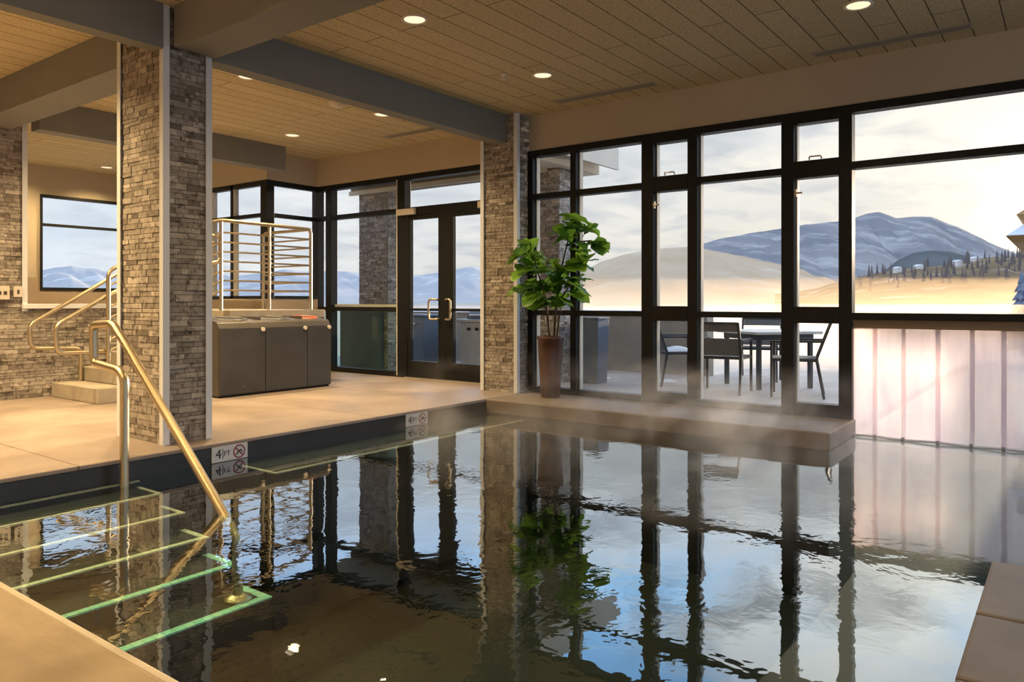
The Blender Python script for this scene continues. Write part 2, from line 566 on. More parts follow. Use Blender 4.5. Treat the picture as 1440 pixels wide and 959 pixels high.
def obj(name, mb, m, parent=None, bevel=0.0, local=False):
    me = bpy.data.meshes.new(name)
    off = Vector((0, 0, 0))
    if parent is not None and not local:
        r = parent
        while r is not None:
            off -= r.location
            r = r.parent
    me.from_pydata([tuple(Vector(p) + off) for p in mb.v], [], mb.f)
    me.polygons.foreach_set('use_smooth', mb.smooth)
    at = me.attributes.new('tone', 'FLOAT', 'FACE')
    at.data.foreach_set('value', mb.tone)
    me.materials.append(M[m] if isinstance(m, str) else m)
    me.update()
    o = bpy.data.objects.new(name, me)
    COL.objects.link(o)
    if parent is not None:
        o.parent = parent
    if bevel:
        b = o.modifiers.new('edge', 'BEVEL')
        b.width = bevel
        b.segments = 2
        b.limit_method = 'ANGLE'
    return o


def tag(o, label, cat, group=None, kind=None):
    o['label'] = label
    o['category'] = cat
    if group:
        o['group'] = group
    if kind:
        o['kind'] = kind
    return o


def thing(name, label, cat, loc=(0, 0, 0), rz=0.0, group=None, kind=None):
    o = bpy.data.objects.new(name, None)
    o.empty_display_size = 0.1
    COL.objects.link(o)
    o.location = loc
    o.rotation_euler = (0, 0, rz)
    return tag(o, label, cat, group, kind)


def copy_thing(root, loc, rz, label, group=None):
    r = root.copy()
    COL.objects.link(r)
    r.location = loc
    r.rotation_euler = (0, 0, rz)
    r['label'] = label
    if group:
        r['group'] = group

    def sub(src, dst):
        for ch in list(src.children):
            c = ch.copy()
            COL.objects.link(c)
            c.parent = dst
            sub(ch, c)
    sub(root, r)
    return r


def B(*a):
    m = MB()
    for q in a:
        m.box(*q)
    return m


def struct(name, mb, m, label, cat, bevel=0.0):
    return tag(obj(name, mb, m, None, bevel), label, cat, None, 'structure')


def text_mesh(name, body, size, m, parent, origin, udir, vdir, ndir, lift=0.002, align='CENTER'):
    cu = bpy.data.curves.new(name, 'FONT')
    cu.body = body
    cu.size = size
    cu.align_x = align
    cu.align_y = 'CENTER'
    cu.extrude = 0.0006
    tmp = bpy.data.objects.new(name + '_tmp', cu)
    COL.objects.link(tmp)
    dg = bpy.context.evaluated_depsgraph_get()
    me = bpy.data.meshes.new_from_object(tmp.evaluated_get(dg))
    bpy.data.objects.remove(tmp)
    u, v, n = Vector(udir), Vector(vdir), Vector(ndir)
    off = Vector((0, 0, 0))
    r = parent
    while r is not None:
        off -= r.location
        r = r.parent
    for ve in me.vertices:
        c = ve.co.copy()
        ve.co = Vector(origin) + u * c.x + v * c.y + n * (c.z + lift) + off
    me.materials.clear()
    me.materials.append(M[m])
    o = bpy.data.objects.new(name, me)
    COL.objects.link(o)
    o.parent = parent
    return o


# ------------------------------------------------------------------ levels of the room
WATER, CEIL, BEAM = -0.14, 3.06, 2.75
XG, XD = 6.85, 7.15               # glass wall / door wall planes
POOLY, LEDGE = 4.85, 6.05

# ---- floor, pool
fl = MB()
fl.box(-3.2, 7.3, POOLY, 12.7, -0.03, 0.0)
struct('floor', fl, 'deck', 'tan stained concrete deck along the left side of the pool', 'floor', 0.008)
cp = MB()
cp.box(-3.2, 1.045, -4.0, POOLY - 0.004, -0.06, 0.0)
c_o = struct('floor_coping', cp, 'coping', 'golden tan pool coping in the lower left corner', 'floor', 0.006)
ce = obj('coping_edge', B((1.045, 1.07, -4.0, POOLY - 0.004, -0.055, -0.001)), 'coping_edge', c_o, 0.005)
ce['label'] = 'thin cream edge of the coping'
lg = struct('floor_ledge', B((LEDGE, 6.98, 1.49, POOLY - 0.004, -0.145, -0.002)), 'ledge', 'narrow tan stone ledge under the tall windows at the pool end', 'floor', 0.012)
# right hand platform: four coping slabs with open joints
for k, (x0, x1) in enumerate(((2.84, 3.45), (2.32, 2.834), (1.8, 2.314), (1.074, 1.794))):
    nm = ['pool coping slab with the rounded corner beside the water at right', 'second brown coping slab from the far right corner of the pool edge',
          'third brown coping slab from the far right corner of the pool edge', 'brown coping slab nearest the camera at the right pool edge'][k]
    tag(obj('coping_slab', B((x0, x1, -4.0, 0.255, -0.075, 0.0)), 'coping_brown', None, 0.012), nm, 'slab', 'coping slabs on the right', 'structure')
struct('floor_platform', B((1.074, 3.44, -4.0, 0.25, -1.3, -0.078)), 'pool_tile', 'dark tiled side of the right pool platform', 'floor')
ps = MB()
ps.box(-0.2, 7.3, POOLY + 0.004, 5.1, -1.3, -0.031)
ps.box(0.8, 1.066, -4.0, POOLY, -1.3, -0.061)
ps.box(LEDGE + 0.006, 6.9, 1.50, POOLY, -1.3, -0.146)
struct('pool_wall', ps, 'pool_tile', 'dark tiled pool basin wall below the deck edge', 'pool')

struct('pool_floor', B((0.8, 18.0, -6.0, 5.1, -1.4, -1.31)), 'pool_plaster', 'dark pool floor under the water', 'pool')
wt = MB()
wt.face([(1.0, -4.0, WATER), (7.0, -4.0, WATER), (7.0, POOLY + 0.02, WATER), (1.0, POOLY + 0.02, WATER)])
wt.face([(7.0, -6.0, WATER), (15.0, -6.0, WATER), (15.0, 1.5, WATER), (7.0, 1.5, WATER)])
struct('pool_water', wt, 'water', 'still dark pool water mirroring the windows and sky', 'water')

# ---- steps in the water and their tiled nosings
nos = [(4.81, 0.012), (4.53, 0.05), (4.27, 0.125), (4.02, 0.225), (3.73, 0.32), (3.42, 0.43)]
st = thing('pool_steps', 'dark flight of steps under the water at the left end of the pool', 'steps', (1.07, 4.85, -1.2), 0, None, 'structure')
XS = 2.45
for k, (y, d) in enumerate(nos):
    y2 = nos[k - 1][0] + 0.06 if k else POOLY
    obj('step', B((1.07, XS, y, POOLY, -1.25, WATER - d)) if k == 0 else B((1.07, XS, y, POOLY, -1.25, WATER - d)), 'pool_plaster', st)
    nm = MB()
    z = WATER - d
    nw = 0.018 + 0.0055 * k
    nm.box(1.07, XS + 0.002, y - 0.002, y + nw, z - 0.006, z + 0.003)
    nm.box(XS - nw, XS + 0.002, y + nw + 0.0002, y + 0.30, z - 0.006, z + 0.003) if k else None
    o = obj('nosing', nm, 'nosing_cream' if k < 3 else ('nosing_mid_tint' if k == 3 else 'nosing_deep_tint'), st)  # deeper nosings carry the water's tint in their tile colour
    o['label'] = ['cream tile nosing', 'cream tile nosing', 'cream tile nosing', 'tile nosing with painted pale green water tint', 'tile nosing with painted turquoise water tint', 'tile nosing with painted turquoise water tint'][k]
bn = thing('pool_bench', 'submerged bench with a cream nosing along the left pool wall', 'bench', (3.15, 4.6, -0.17), 0, None, 'structure')
obj('bench_body', B((3.15, 6.05, 4.36, POOLY, -1.25, -0.172)), 'pool_plaster', bn)
nm = MB()
nm.box(3.15, 6.04, 4.358, 4.378, -0.178, -0.168)
nm.box(3.149, 3.169, 4.3782, 4.75, -0.178, -0.168)
obj('nosing', nm, 'nosing_cream', bn)['label'] = 'thin cream tile nosing'

# ------------------------------------------------------------------ stone work
def stone_face(mb, o, u, n, w, h, seed, row=(0.026, 0.05), ln=(0.05, 0.18), depth=0.010):
    rnd = random.Random(seed)
    o, u, n = Vector(o), Vector(u), Vector(n)
    z = 0.0
    while z < h - 0.005:
        rh = min(rnd.uniform(*row), h - z)
        if h - z - rh < 0.02:
            rh = h - z
        x = 0.0
        while x < w - 0.003:
            l = min(rnd.uniform(*ln), w - x)
            if w - x - l < 0.04:
                l = w - x
            d = rnd.uniform(0.15, 1.0) * depth
            t = min(1, max(0, rnd.gauss(0.5, 0.24)))
            g = 0.0018
            a = o + u * (x + g) + Vector((0, 0, z + g))
            b = o + u * (x + l - g) + Vector((0, 0, z + g))
            up = Vector((0, 0, rh - 2 * g))
            mb.hexa([a - n * 0.005, b - n * 0.005, b + n * d, a + n * d, a - n * 0.005 + up, b - n * 0.005 + up, b + n * d + up, a + n * d + up], t)
            x += l
        z += rh


def stone_pier(name, label, x0, x1, y0, y1, z0, z1, trims, seed, cat='column', extra=0.0):
    t = thing(name, label, cat, ((x0 + x1) / 2, (y0 + y1) / 2, z0), 0, None, 'structure')
    obj('core', B((x0 + 0.02, x1 - 0.02, y0 + 0.02, y1 - 0.02, z0, z1)), 'mortar', t)
    mb = MB()
    stone_face(mb, (x0 + 0.02, y0 + 0.02, z0), (1, 0, 0), (0, -1, 0), x1 - x0 - 0.04, z1 - z0, seed)
    stone_face(mb, (x0 + 0.02, y0 + 0.02, z0), (0, 1, 0), (-1, 0, 0), y1 - y0 - 0.04, z1 - z0, seed + 1)
    stone_face(mb, (x1 - 0.02, y0 + 0.02, z0), (0, 1, 0), (1, 0, 0), y1 - y0 - 0.04, z1 - z0, seed + 2)
    stone_face(mb, (x0 + 0.02, y1 - 0.02, z0), (1, 0, 0), (0, 1, 0), x1 - x0 - 0.04, z1 - z0, seed + 3)
    obj('stone_cladding', mb, 'stone', t)
    for (tx, ty, sx, sy) in trims:
        q = MB()
        w, th = 0.042, 0.006
        # an angle profile wrapped round the corner
        xa, xb = (tx, tx + sx * w)
        ya, yb = (ty, ty + sy * w)
        q.box(min(xa, xb), max(xa, xb), min(ty, ty - sy * th), max(ty, ty - sy * th), z0 + 0.001, z1)
        q.box(min(tx, tx - sx * th), max(tx, tx - sx * th), min(ya, yb) - (th if sy > 0 else 0), max(ya, yb) + (th if sy < 0 else 0), z0 + 0.001, z1)
        o = obj('corner_trim', q, 'trim', t)
        o['label'] = 'pale aluminium corner trim'
    return t


stone_pier('stone_column', 'large stacked stone column standing at the pool edge behind the handrail', 2.745, 3.105, 5.06, 5.70, 0, CEIL,
           [(2.745, 5.06, 1, 1), (3.105, 5.06, -1, 1), (2.745, 5.70, 1, -1)], 100)
stone_pier('stone_column', 'stacked stone column at the far pool corner between door and tall windows', 6.62, 6.95, 4.865, 5.37, 0, CEIL,
           [(6.62, 4.865, 1, 1), (6.62, 5.37, 1, -1)], 200)
stone_pier('stone_column', 'stacked stone column at the far left with switch plates', 2.66, 3.25, 8.68, 9.05, 0.9, CEIL,
           [(3.25, 8.68, -1, 1)], 300)
lw = thing('wall_left', 'low stacked stone wall behind the stair handrails', 'wall', (3.6, 8.75, 0), 0, None, 'structure')
obj('core', B((1.6, 5.0, 8.70, 8.9, 0, 0.93)), 'mortar', lw)
mb = MB()
stone_face(mb, (1.6, 8.70, 0), (1, 0, 0), (0, -1, 0), 3.4, 0.92, 310)
obj('stone_cladding', mb, 'stone', lw)
o = obj('wall_cap', B((3.21, 5.0, 8.655, 8.92, 0.925, 0.975)), 'trim', lw, 0.004)
o['label'] = 'pale cap along the top of the low stone wall'

# ------------------------------------------------------------------ shell
struct('ceiling', B((-3.2, 7.3, -4.0, 8.9, CEIL, CEIL + 0.12), (-3.2, 6.35, 8.9, 12.7, CEIL, CEIL + 0.12)), 'ceiling', 'tan wood fibre plank ceiling with dark joints', 'ceiling')
struct('wall_front', B((XG, 7.05, -4.0, 4.87, 2.67, CEIL)), 'wall', 'tan plaster band above the tall pool windows', 'wall')
struct('wall_door', B((XD - 0.05, 7.3, 5.36, 8.95, 2.67, CEIL)), 'wall', 'tan plaster band above the glass entrance door', 'wall')
struct('wall_corner', B((6.25, 7.1, 8.83, 9.0, 2.67, CEIL), (6.25, 6.4, 9.0, 12.5, 2.67, CEIL)), 'wall', 'tan plaster band above the corner windows behind the guard rail', 'wall')
wb = MB()
wb.box(1.5, 4.86, 12.5, 12.65, 0, CEIL)
wb.box(6.1, 6.4, 12.5, 12.65, 0, CEIL)
wb.box(4.86, 6.1, 12.5, 12.65, 2.62, CEIL)
wb.box(4.86, 6.1, 12.5, 12.65, 0, 1.17)
struct('wall_back', wb, 'wall', 'tan end wall around the far left window', 'wall')
struct('wall_side', B((-3.2, -3.05, -4.0, 12.7, 0, CEIL)), 'wall', 'tan side wall of the room outside the picture', 'wall')
struct('wall_end', B((-3.2, 1.6, 12.5, 12.65, 0, CEIL)), 'wall', 'tan end wall of the room left of the picture', 'wall')
struct('trim_wainscot', B((2.5, 6.2, 12.42, 12.497, 0.85, 1.15), (3.4, 4.80, 12.40, 12.419, 0.85, 1.36)), 'wainscot', 'brown wainscot panel under the far left window', 'trim')
# beams
bm = MB()
bm.box(-3.0, 2.735, 5.04, 5.17, BEAM, CEIL)
struct('ceiling_beam', bm, 'beam', 'grey ceiling beam running left from the front stone column', 'beam')
struct('ceiling_beam', B((3.112, 6.66, 5.02, 5.18, BEAM, CEIL)), 'beam', 'long grey ceiling beam from the front column to the far corner column', 'beam')
struct('ceiling_beam', B((2.80, 3.11, -4.0, 5.018, BEAM + 0.02, CEIL)), 'beam', 'grey ceiling beam coming from the front column towards the camera', 'beam')
struct('ceiling_beam', B((2.76, 3.10, 5.71, 8.66, BEAM, CEIL)), 'beam', 'tan ceiling beam from the front column back to the far left column', 'beam')
struct('ceiling_beam', B((3.27, 6.25, 8.42, 8.62, BEAM, CEIL)), 'beam', 'dark grey ceiling beam in front of the corner windows', 'beam')

# ------------------------------------------------------------------ raised platform, stairs, railings
stairs = thing('stairs', 'concrete stair rising to the right behind the front column', 'stairs', (3.47, 8.1, 0), 0, None, 'structure')
for k in range(6):
    x0 = 3.47 + 0.28 * k
    x1 = 3.47 + 0.28 * (k + 1)
    obj('step', B((x0, 4.872, 7.60 + 0.0015 * k, 8.64 - 0.0015 * k, 0.15 * k + (0.001 if k else 0), 0.15 * (k + 1) - 0.002)), 'concrete', stairs, 0.006) if k < 5 else None
pf = thing('floor_raised', 'raised concrete platform behind the charcoal cabinet', 'floor', (5.5, 8.0, 0), 0, None, 'structure')
obj('platform_wall', B((4.875, 6.19, 7.66, 8.64, 0, 0.80), (5.002, 6.19, 8.641, 9.0, 0, 0.8)), 'wainscot', pf)
obj('platform_slab', B((4.875, 6.22, 7.58, 8.64, 0.80, 0.90), (5.002, 6.24, 8.641, 12.4, 0.80, 0.90), (1.6, 5.0, 8.93, 12.4, 0.75, 0.86)), 'concrete', pf, 0.006)
struct('wall_sill', B((6.24, 6.36, 8.84, 12.5, 0.0, 1.03), (6.36, 7.14, 8.84, 8.98, 0.0, 1.03)), 'wainscot', 'brown sill wall under the corner windows', 'wall')


def pipe(name, pts, r, parent, m='brass', rad=0.07):
    q = MB()
    q.tube(fillet(pts, rad), r, 10)
    return obj(name, q, m, parent)


gr = thing('guard_rail', 'brass toned guard rail of horizontal pipes on the raised platform', 'railing', (4.8, 7.64, 0.9))
YP = 7.64
pipe('top_rail', [(3.585, YP, 0.31), (3.585, YP, 1.30), (4.62, YP, 1.86), (4.80, YP, 1.91), (6.045, YP, 1.90), (6.045, YP, 0.901)], 0.021, gr)
pipe('post', [(4.81, YP, 0.901), (4.81, YP, 1.90)], 0.02, gr)
pipe('post', [(5.44, YP, 0.901), (5.44, YP, 1.90)], 0.018, gr)
for k in range(8):
    z = 1.775 - 0.108 * k
    pipe('rail', [(4.81, YP, z), (6.045, YP, z)], 0.011, gr)
for k in range(7):
    dz = 0.125 + 0.108 * k
    a = Vector((3.585, YP, 1.28 - dz))
    b = Vector((4.81, YP, 1.90 - dz))
    xs = 3.585
    if a.z < 0.5:
        u = (0.55 - a.z) / (b.z - a.z)
        a = a.lerp(b, u)
    pipe('rail', [a, b], 0.011, gr)
pipe('return_rail', [(6.045, YP + 0.02, 1.90), (6.045, 8.62, 1.90), (6.045, 8.62, 0.901)], 0.02, gr)
for k in range(8):
    z = 1.775 - 0.108 * k
    pipe('rail', [(6.045, YP + 0.01, z), (6.045, 8.62, z)], 0.011, gr)
h1 = thing('stair_handrail', 'brass toned handrail against the stone wall side of the stair', 'handrail', (3.5, 8.52, 0.3))
pipe('rail_pipe', [(3.72, 8.54, 0.16), (3.72, 8.54, 0.50), (3.24, 8.54, 0.52), (3.22, 8.54, 0.76), (4.27, 8.54, 1.41), (4.95, 8.54, 1.82), (5.36, 8.54, 1.82), (5.36, 8.54, 1.50), (5.05, 8.54, 1.45), (5.05, 8.54, 0.901)], 0.021, h1)
h2 = thing('stair_handrail', 'brass toned handrail on the open near side of the stair', 'handrail', (3.4, 7.68, 0.2))
pipe('rail_pipe', [(3.60, 7.69, 0.51), (3.14, 7.69, 0.51), (3.12, 7.69, 0.77), (3.585, 7.69, 1.05), (4.75, 7.69, 1.66)], 0.021, h2)
pipe('bracket', [(3.60, 7.685, 0.53), (3.60, 7.664, 0.53)], 0.012, h2)
h3 = thing('pool_handrail', 'brass toned bent pipe handrail leading down into the pool', 'handrail', (2.32, 4.7, WATER))
XP = 2.32
pipe('rail_pipe', [(XP, 4.74, -0.152), (XP, 4.735, 0.52), (XP + 0.0, 4.80, 0.57), (XP, 5.14, 0.60), (XP, 5.15, 0.845), (XP, 4.89, 0.86), (XP, 4.72, 0.735), (XP, 3.60, -0.19), (XP, 3.54, -0.25), (XP, 3.53, -0.565)], 0.027, h3, rad=0.04)
q = MB()
q.lathe((XP, 3.53, -0.568), [(0.075, 0.0), (0.075, 0.012), (0.03, 0.03)], 20)
obj('base_flange', q, 'brass', h3)

# ------------------------------------------------------------------ charcoal bin cabinet
cab = thing('waste_cabinet', 'charcoal three door waste cabinet with round openings on the deck', 'cabinet', (5.15, 7.3, 0))
CX = [4.42, 4.972, 5.53, 5.875]
q = MB()
prof = [(7.065, 0.02), (7.065, 0.725), (7.09, 0.775), (7.14, 0.795), (7.50, 0.825), (7.55, 0.82), (7.55, 0.02)]
rows = [[(x, y, z) for (y, z) in prof] for x in (CX[0], CX[3])]
q.grid(rows, smooth=False, closed=True)
q.face([(CX[0], y, z) for y, z in reversed(prof)])
q.face([(CX[3], y, z) for y, z in prof])
obj('body', q, 'bin_top', cab, 0.004)
obj('plinth', B((CX[0] + 0.01, CX[3] - 0.01, 7.08, 7.54, 0.0, 0.02)), 'bin_dark', cab)
for k in range(3):
    xa, xb = CX[k] + 0.004, CX[k + 1] - 0.004
    d = obj('door', B((xa, xb, 7.045, 7.064, 0.03, 0.722)), 'bin_body', cab, 0.004)
    q = MB()
    q.tube([(xb - 0.035, 7.044, 0.70), (xb - 0.035, 7.026, 0.70)], 0.022, 14)
    lo = obj('latch', q, 'detector', d)
    q = MB()
    q.tube([((xa + xb) / 2, 7.0445, 0.10), ((xa + xb) / 2, 7.041, 0.10)], 0.013, 12)
    obj('badge', q, 'bin_ring', d)
    cx = (xa + xb) / 2
    rr = 0.17 if k < 2 else 0.125
    zc = 0.812
    q = MB()
    pr = []
    ring = [[(cx + (rr + w) * math.cos(a), 7.32 + (rr + w) * math.sin(a), zc + 0.083 * ((rr + w) * math.sin(a)) + h) for a in [2 * PI * i / 32 for i in range(32)]] for w, h in ((0.028, -0.006), (0.024, 0.012), (0.004, 0.014), (0.0, 0.0))]
    q.grid(ring, closed=True)
    o = obj('opening_ring', q, 'bin_red' if k == 2 else 'bin_ring', cab)
    if k == 2:
        o['label'] = 'red rim of the right opening'
    q = MB()
    q.face([(cx + rr * math.cos(a), 7.32 + rr * math.sin(a), zc + 0.083 * rr * math.sin(a) + 0.002) for a in [2 * PI * i / 32 for i in range(32)]])
    obj('opening', q, 'bin_dark', cab)
for k in (1, 2):
    obj('divider', B((CX[k] - 0.008, CX[k] + 0.008, 7.15, 7.5, 0.80, 0.834)), 'bin_top', cab, 0.003)

# ------------------------------------------------------------------ windows
def glazed(name, label, cat='window'):
    return thing(name, label, cat, (0, 0, 0), 0, None, 'structure')


# window_1: tall pool glazing in plane X = XG
w1 = glazed('window_1', 'tall black framed glass wall at the end of the pool')
w1.location = (XG, 2.5, 0)
fr = MB()
D0, D1 = XG - 0.02, XG + 0.10
YE = -3.0


def vb(mb, y0, y1, z0, z1, d0=D0, d1=D1):
    mb.box(d0, d1, y0, y1, z0, z1)


HB = 0.06     # bottom of the glass
vb(fr, 4.805, 4.875, 0.0, 2.67)
vb(fr, 4.245, 4.317, 0.0, 2.60)
vb(fr, 3.345, 3.475, 0.0, 2.60)
vb(fr, 2.885, 2.985, 0.0, 2.60)
vb(fr, 1.985, 2.095, 0.0, 2.60)
vb(fr, 1.505, 1.612, -0.15, 2.60)
vb(fr, -1.55, -1.45, -0.15, 2.60)
vb(fr, YE, 4.805, 2.60, 2.67)            # head
fr2 = MB()
for (a, b) in ((4.317, 4.805), (3.475, 4.245), (2.095, 2.885)):
    vb(fr2, a, b, 2.13, 2.19)
    vb(fr2, a, b, 0.85, 0.905)
    vb(fr2, a, b, 0.0, HB)
for (a, b) in ((2.985, 3.345), (1.612, 1.985)):
    vb(fr2, a, b, 2.085, 2.235)
    vb(fr2, a, b, 0.81, 0.955)
    vb(fr2, a, b, 0.0, 0.11)
    vb(fr2, a, b, 2.565, 2.60)
for (a, b) in ((-1.45, 1.505), (YE, -1.55)):
    vb(fr2, a, b, 2.125, 2.185)
    vb(fr2, a, b, 0.85, 0.905)
obj('frame', fr, 'frame', w1, 0.004)
obj('rail_bars', fr2, 'frame', w1, 0.003)
gp = MB()
for (a, b) in ((4.317, 4.805), (3.475, 4.245), (2.985, 3.345), (2.095, 2.885), (1.612, 1.985)):
    for (c, d) in ((0.05, 0.86), (0.90, 2.14), (2.18, 2.61)):
        gp.box(XG + 0.035, XG + 0.043, a - 0.005, b + 0.005, c, d)
for (a, b) in ((-1.45, 1.505), (YE, -1.55)):
    for (c, d) in ((0.90, 2.13), (2.18, 2.61)):
        gp.box(XG + 0.035, XG + 0.043, a - 0.005, b + 0.005, c, d)
obj('panes', gp, 'glass', w1)
bd = MB()
for (a, b) in ((4.317, 4.805), (3.475, 4.245), (2.985, 3.345), (2.095, 2.885), (1.612, 1.985)):
    bd.box(XG + 0.045, XG + 0.105, b - 0.014, b - 0.001, 0.06, 2.6)
    bd.box(XG + 0.045, XG + 0.105, a + 0.001, a + 0.008, 0.06, 2.6)
o = obj('glazing_bead', bd, 'frame_edge', w1)
o['label'] = 'pale bead along the glass edges'
for (yc) in (3.165, 1.80):
    q = MB()
    q.tube(fillet([(XG - 0.022, yc - 0.05, 2.238), (XG - 0.035, yc - 0.05, 2.262), (XG - 0.035, yc + 0.05, 2.262), (XG - 0.022, yc + 0.05, 2.238)], 0.012), 0.007, 8)
    obj('latch', q, 'chrome', w1)
    q = MB()
    q.box(XG - 0.04, XG - 0.02, yc + 0.155, yc + 0.175, 1.92, 1.99)
    q.box(XG - 0.055, XG - 0.04, yc + 0.10, yc + 0.17, 1.945, 1.96)
    obj('latch', q, 'chrome', w1, 0.003)
struct('trim_header', B((6.86, 6.99, -3.0, 1.503, 0.775, 0.849)), 'header', 'brown header board above the vinyl strip curtain', 'trim', 0.004)

# window_2: left part of the door wall, door wall plane X = XD
w2 = glazed('window_2', 'black framed glazing between the corner and the entrance door')
w2.location = (XD, 8.0, 0)
fr = MB()
E0, E1 = XD - 0.03, XD + 0.09
for (a, b) in ((8.84, 8.97), (8.545, 8.667), (7.075, 7.22)):
    fr.box(E0, E1, a, b, 0, 2.67)
fr.box(E0, E1, 5.36, 7.075, 2.60, 2.67)
for (a, b) in ((7.22, 8.545), (8.667, 8.84)):
    fr.box(E0, E1, a, b, 2.60, 2.67)
    fr.box(E0, E1, a, b, 2.175, 2.235)
    fr.box(E0, E1, a, b, 0.865, 0.925)
    fr.box(E0, E1, a, b, 0.0, 0.07)
obj('frame', fr, 'frame', w2, 0.004)
gp = MB()
for (a, b) in ((7.22, 8.545), (8.667, 8.84)):
    for (c, d) in ((0.92, 2.18), (2.23, 2.605)):
        gp.box(XD + 0.03, XD + 0.038, a - 0.005, b + 0.005, c, d)
gp.box(XD + 0.03, XD + 0.038, 5.4, 7.08, 2.23, 2.605)
obj('panes', gp, 'glass', w2)
gp = MB()
for (a, b) in ((7.22, 8.545), (8.667, 8.84)):
    gp.box(XD + 0.03, XD + 0.038, a - 0.005, b + 0.005, 0.06, 0.87)
o = obj('lower_panes', gp, 'glass_dark', w2)
o['label'] = 'greenish lower panes'
bd = MB()
for y in (7.205, 8.535, 8.655):
    bd.box(XD - 0.034, XD - 0.0305, y, y + 0.016, 0.02, 2.62) if y == 7.205 else None
bd.box(XD + 0.04, XD + 0.09, 7.221, 8.544, 0.926, 0.96)
obj('glazing_bead', bd, 'frame_edge', w2)

# door_1
d1 = glazed('door_1', 'black framed double glass entrance door with curved pull handles', 'door')
d1.location = (XD, 6.3, 0)
fr = MB()
fr.box(E0, E1, 5.40, 7.074, 2.13, 2.235)
fr.box(E0, E1, 7.03, 7.0745, 0.0, 2.13)
fr.box(E0, E1, 5.40, 5.47, 0.0, 2.13)
obj('door_frame', fr, 'frame', d1, 0.004)
for (a, b, hs) in ((6.364, 7.028, -1), (5.472, 6.360, 1)):
    q = MB()
    x0, x1 = XD - 0.02, XD + 0.04
    ya = a + (0.122 if hs < 0 else 0.10)
    yb = b - (0.05 if hs < 0 else 0.122)
    q.box(x0, x1, a, ya, 0.015, 2.125)
    q.box(x0, x1, yb, b, 0.015, 2.125)
    q.box(x0, x1, ya, yb, 0.015, 0.225)
    q.box(x0, x1, ya, yb, 2.07, 2.125)
    q.box(x0 + 0.015, x1 - 0.015, ya, yb, 0.878, 0.912)
    lf = obj('door_leaf', q, 'frame', d1, 0.003)
    g = MB()
    g.box(XD + 0.006, XD + 0.013, ya - 0.004, yb + 0.004, 0.22, 2.075)
    obj('pane', g, 'glass', lf)
    hy, ho = (6.60, 6.47) if hs < 0 else (6.235, 6.33)
    q = MB()
    q.tube(fillet([(XD - 0.02, ho, 1.02), (XD - 0.06, ho, 1.025), (XD - 0.075, hy, 1.03), (XD - 0.075, hy, 0.77), (XD - 0.06, ho, 0.775), (XD - 0.02, ho, 0.78)], 0.045, 6), 0.014, 10)
    obj('pull_handle', q, 'brass', lf)
    cl = B((XD - 0.075, XD - 0.031, *((6.86, 7.19) if hs < 0 else (5.46, 5.80)), 2.135, 2.215))
    o = obj('door_closer', cl, 'plate', d1, 0.006)
    o['label'] = 'pale door closer box'
obj('threshold', B((XD - 0.04, XD + 0.1, 5.4, 7.07, 0.0, 0.012)), 'chrome', d1)

# window_3: corner windows behind the guard rail
w3 = glazed('window_3', 'black framed corner windows behind the guard rail')
w3.location = (6.3, 9.0, 1.03)
fr = MB()
ZS = 1.03
fr.box(6.25, 6.37, 8.83, 8.98, ZS, 2.67)
for y in (9.62, 10.16, 11.4, 12.42):
    fr.box(6.25, 6.33, y, y + 0.075, ZS, 2.67)
fr.box(6.25, 6.33, 8.98, 12.5, 2.60, 2.67)
fr.box(6.25, 6.33, 8.98, 12.5, 2.17, 2.22)
fr.box(6.25, 6.33, 8.98, 12.5, ZS, ZS + 0.05)
fr.box(6.37, 7.115, 8.84, 8.92, 2.60, 2.67)
fr.box(6.37, 7.115, 8.84, 8.92, 2.165, 2.22)
fr.box(6.37, 7.115, 8.84, 8.92, ZS, ZS + 0.05)
obj('frame', fr, 'frame', w3, 0.003)
bd = MB()
for y in (9.62, 10.16, 11.4):
    bd.box(6.252, 6.32, y - 0.028, y - 0.001, ZS + 0.051, 2.6)
obj('glazing_bead', bd, 'frame_edge', w3)
gp = MB()
gp.box(6.29, 6.298, 8.98, 12.45, ZS + 0.04, 2.61)
gp.box(6.36, 7.12, 8.88, 8.888, ZS + 0.04, 2.61)
obj('panes', gp, 'glass', w3)

# window_4: far left
w4 = glazed('window_4', 'black framed window in the far left end wall')
w4.location = (5.48, 12.5, 1.2)
fr = MB()
fr.box(4.86, 6.1, 12.46, 12.55, 2.575, 2.62)
fr.box(4.86, 6.1, 12.46, 12.55, 1.17, 1.215)
fr.box(4.86, 4.885, 12.46, 12.55, 1.215, 2.575)
fr.box(6.03, 6.1, 12.46, 12.55, 1.215, 2.575)
fr.box(4.885, 6.03, 12.465, 12.545, 2.145, 2.185)
obj('frame', fr, 'frame', w4, 0.003)
obj('panes', B((4.88, 6.04, 12.50, 12.508, 1.21, 2.58)), 'glass', w4)
stone_pier('stone_pilaster', 'narrow stone pilaster right of the far left window', 6.12, 6.3, 12.25, 12.45, 0.9, CEIL, [(6.12, 12.25, 1, 1)], 350)

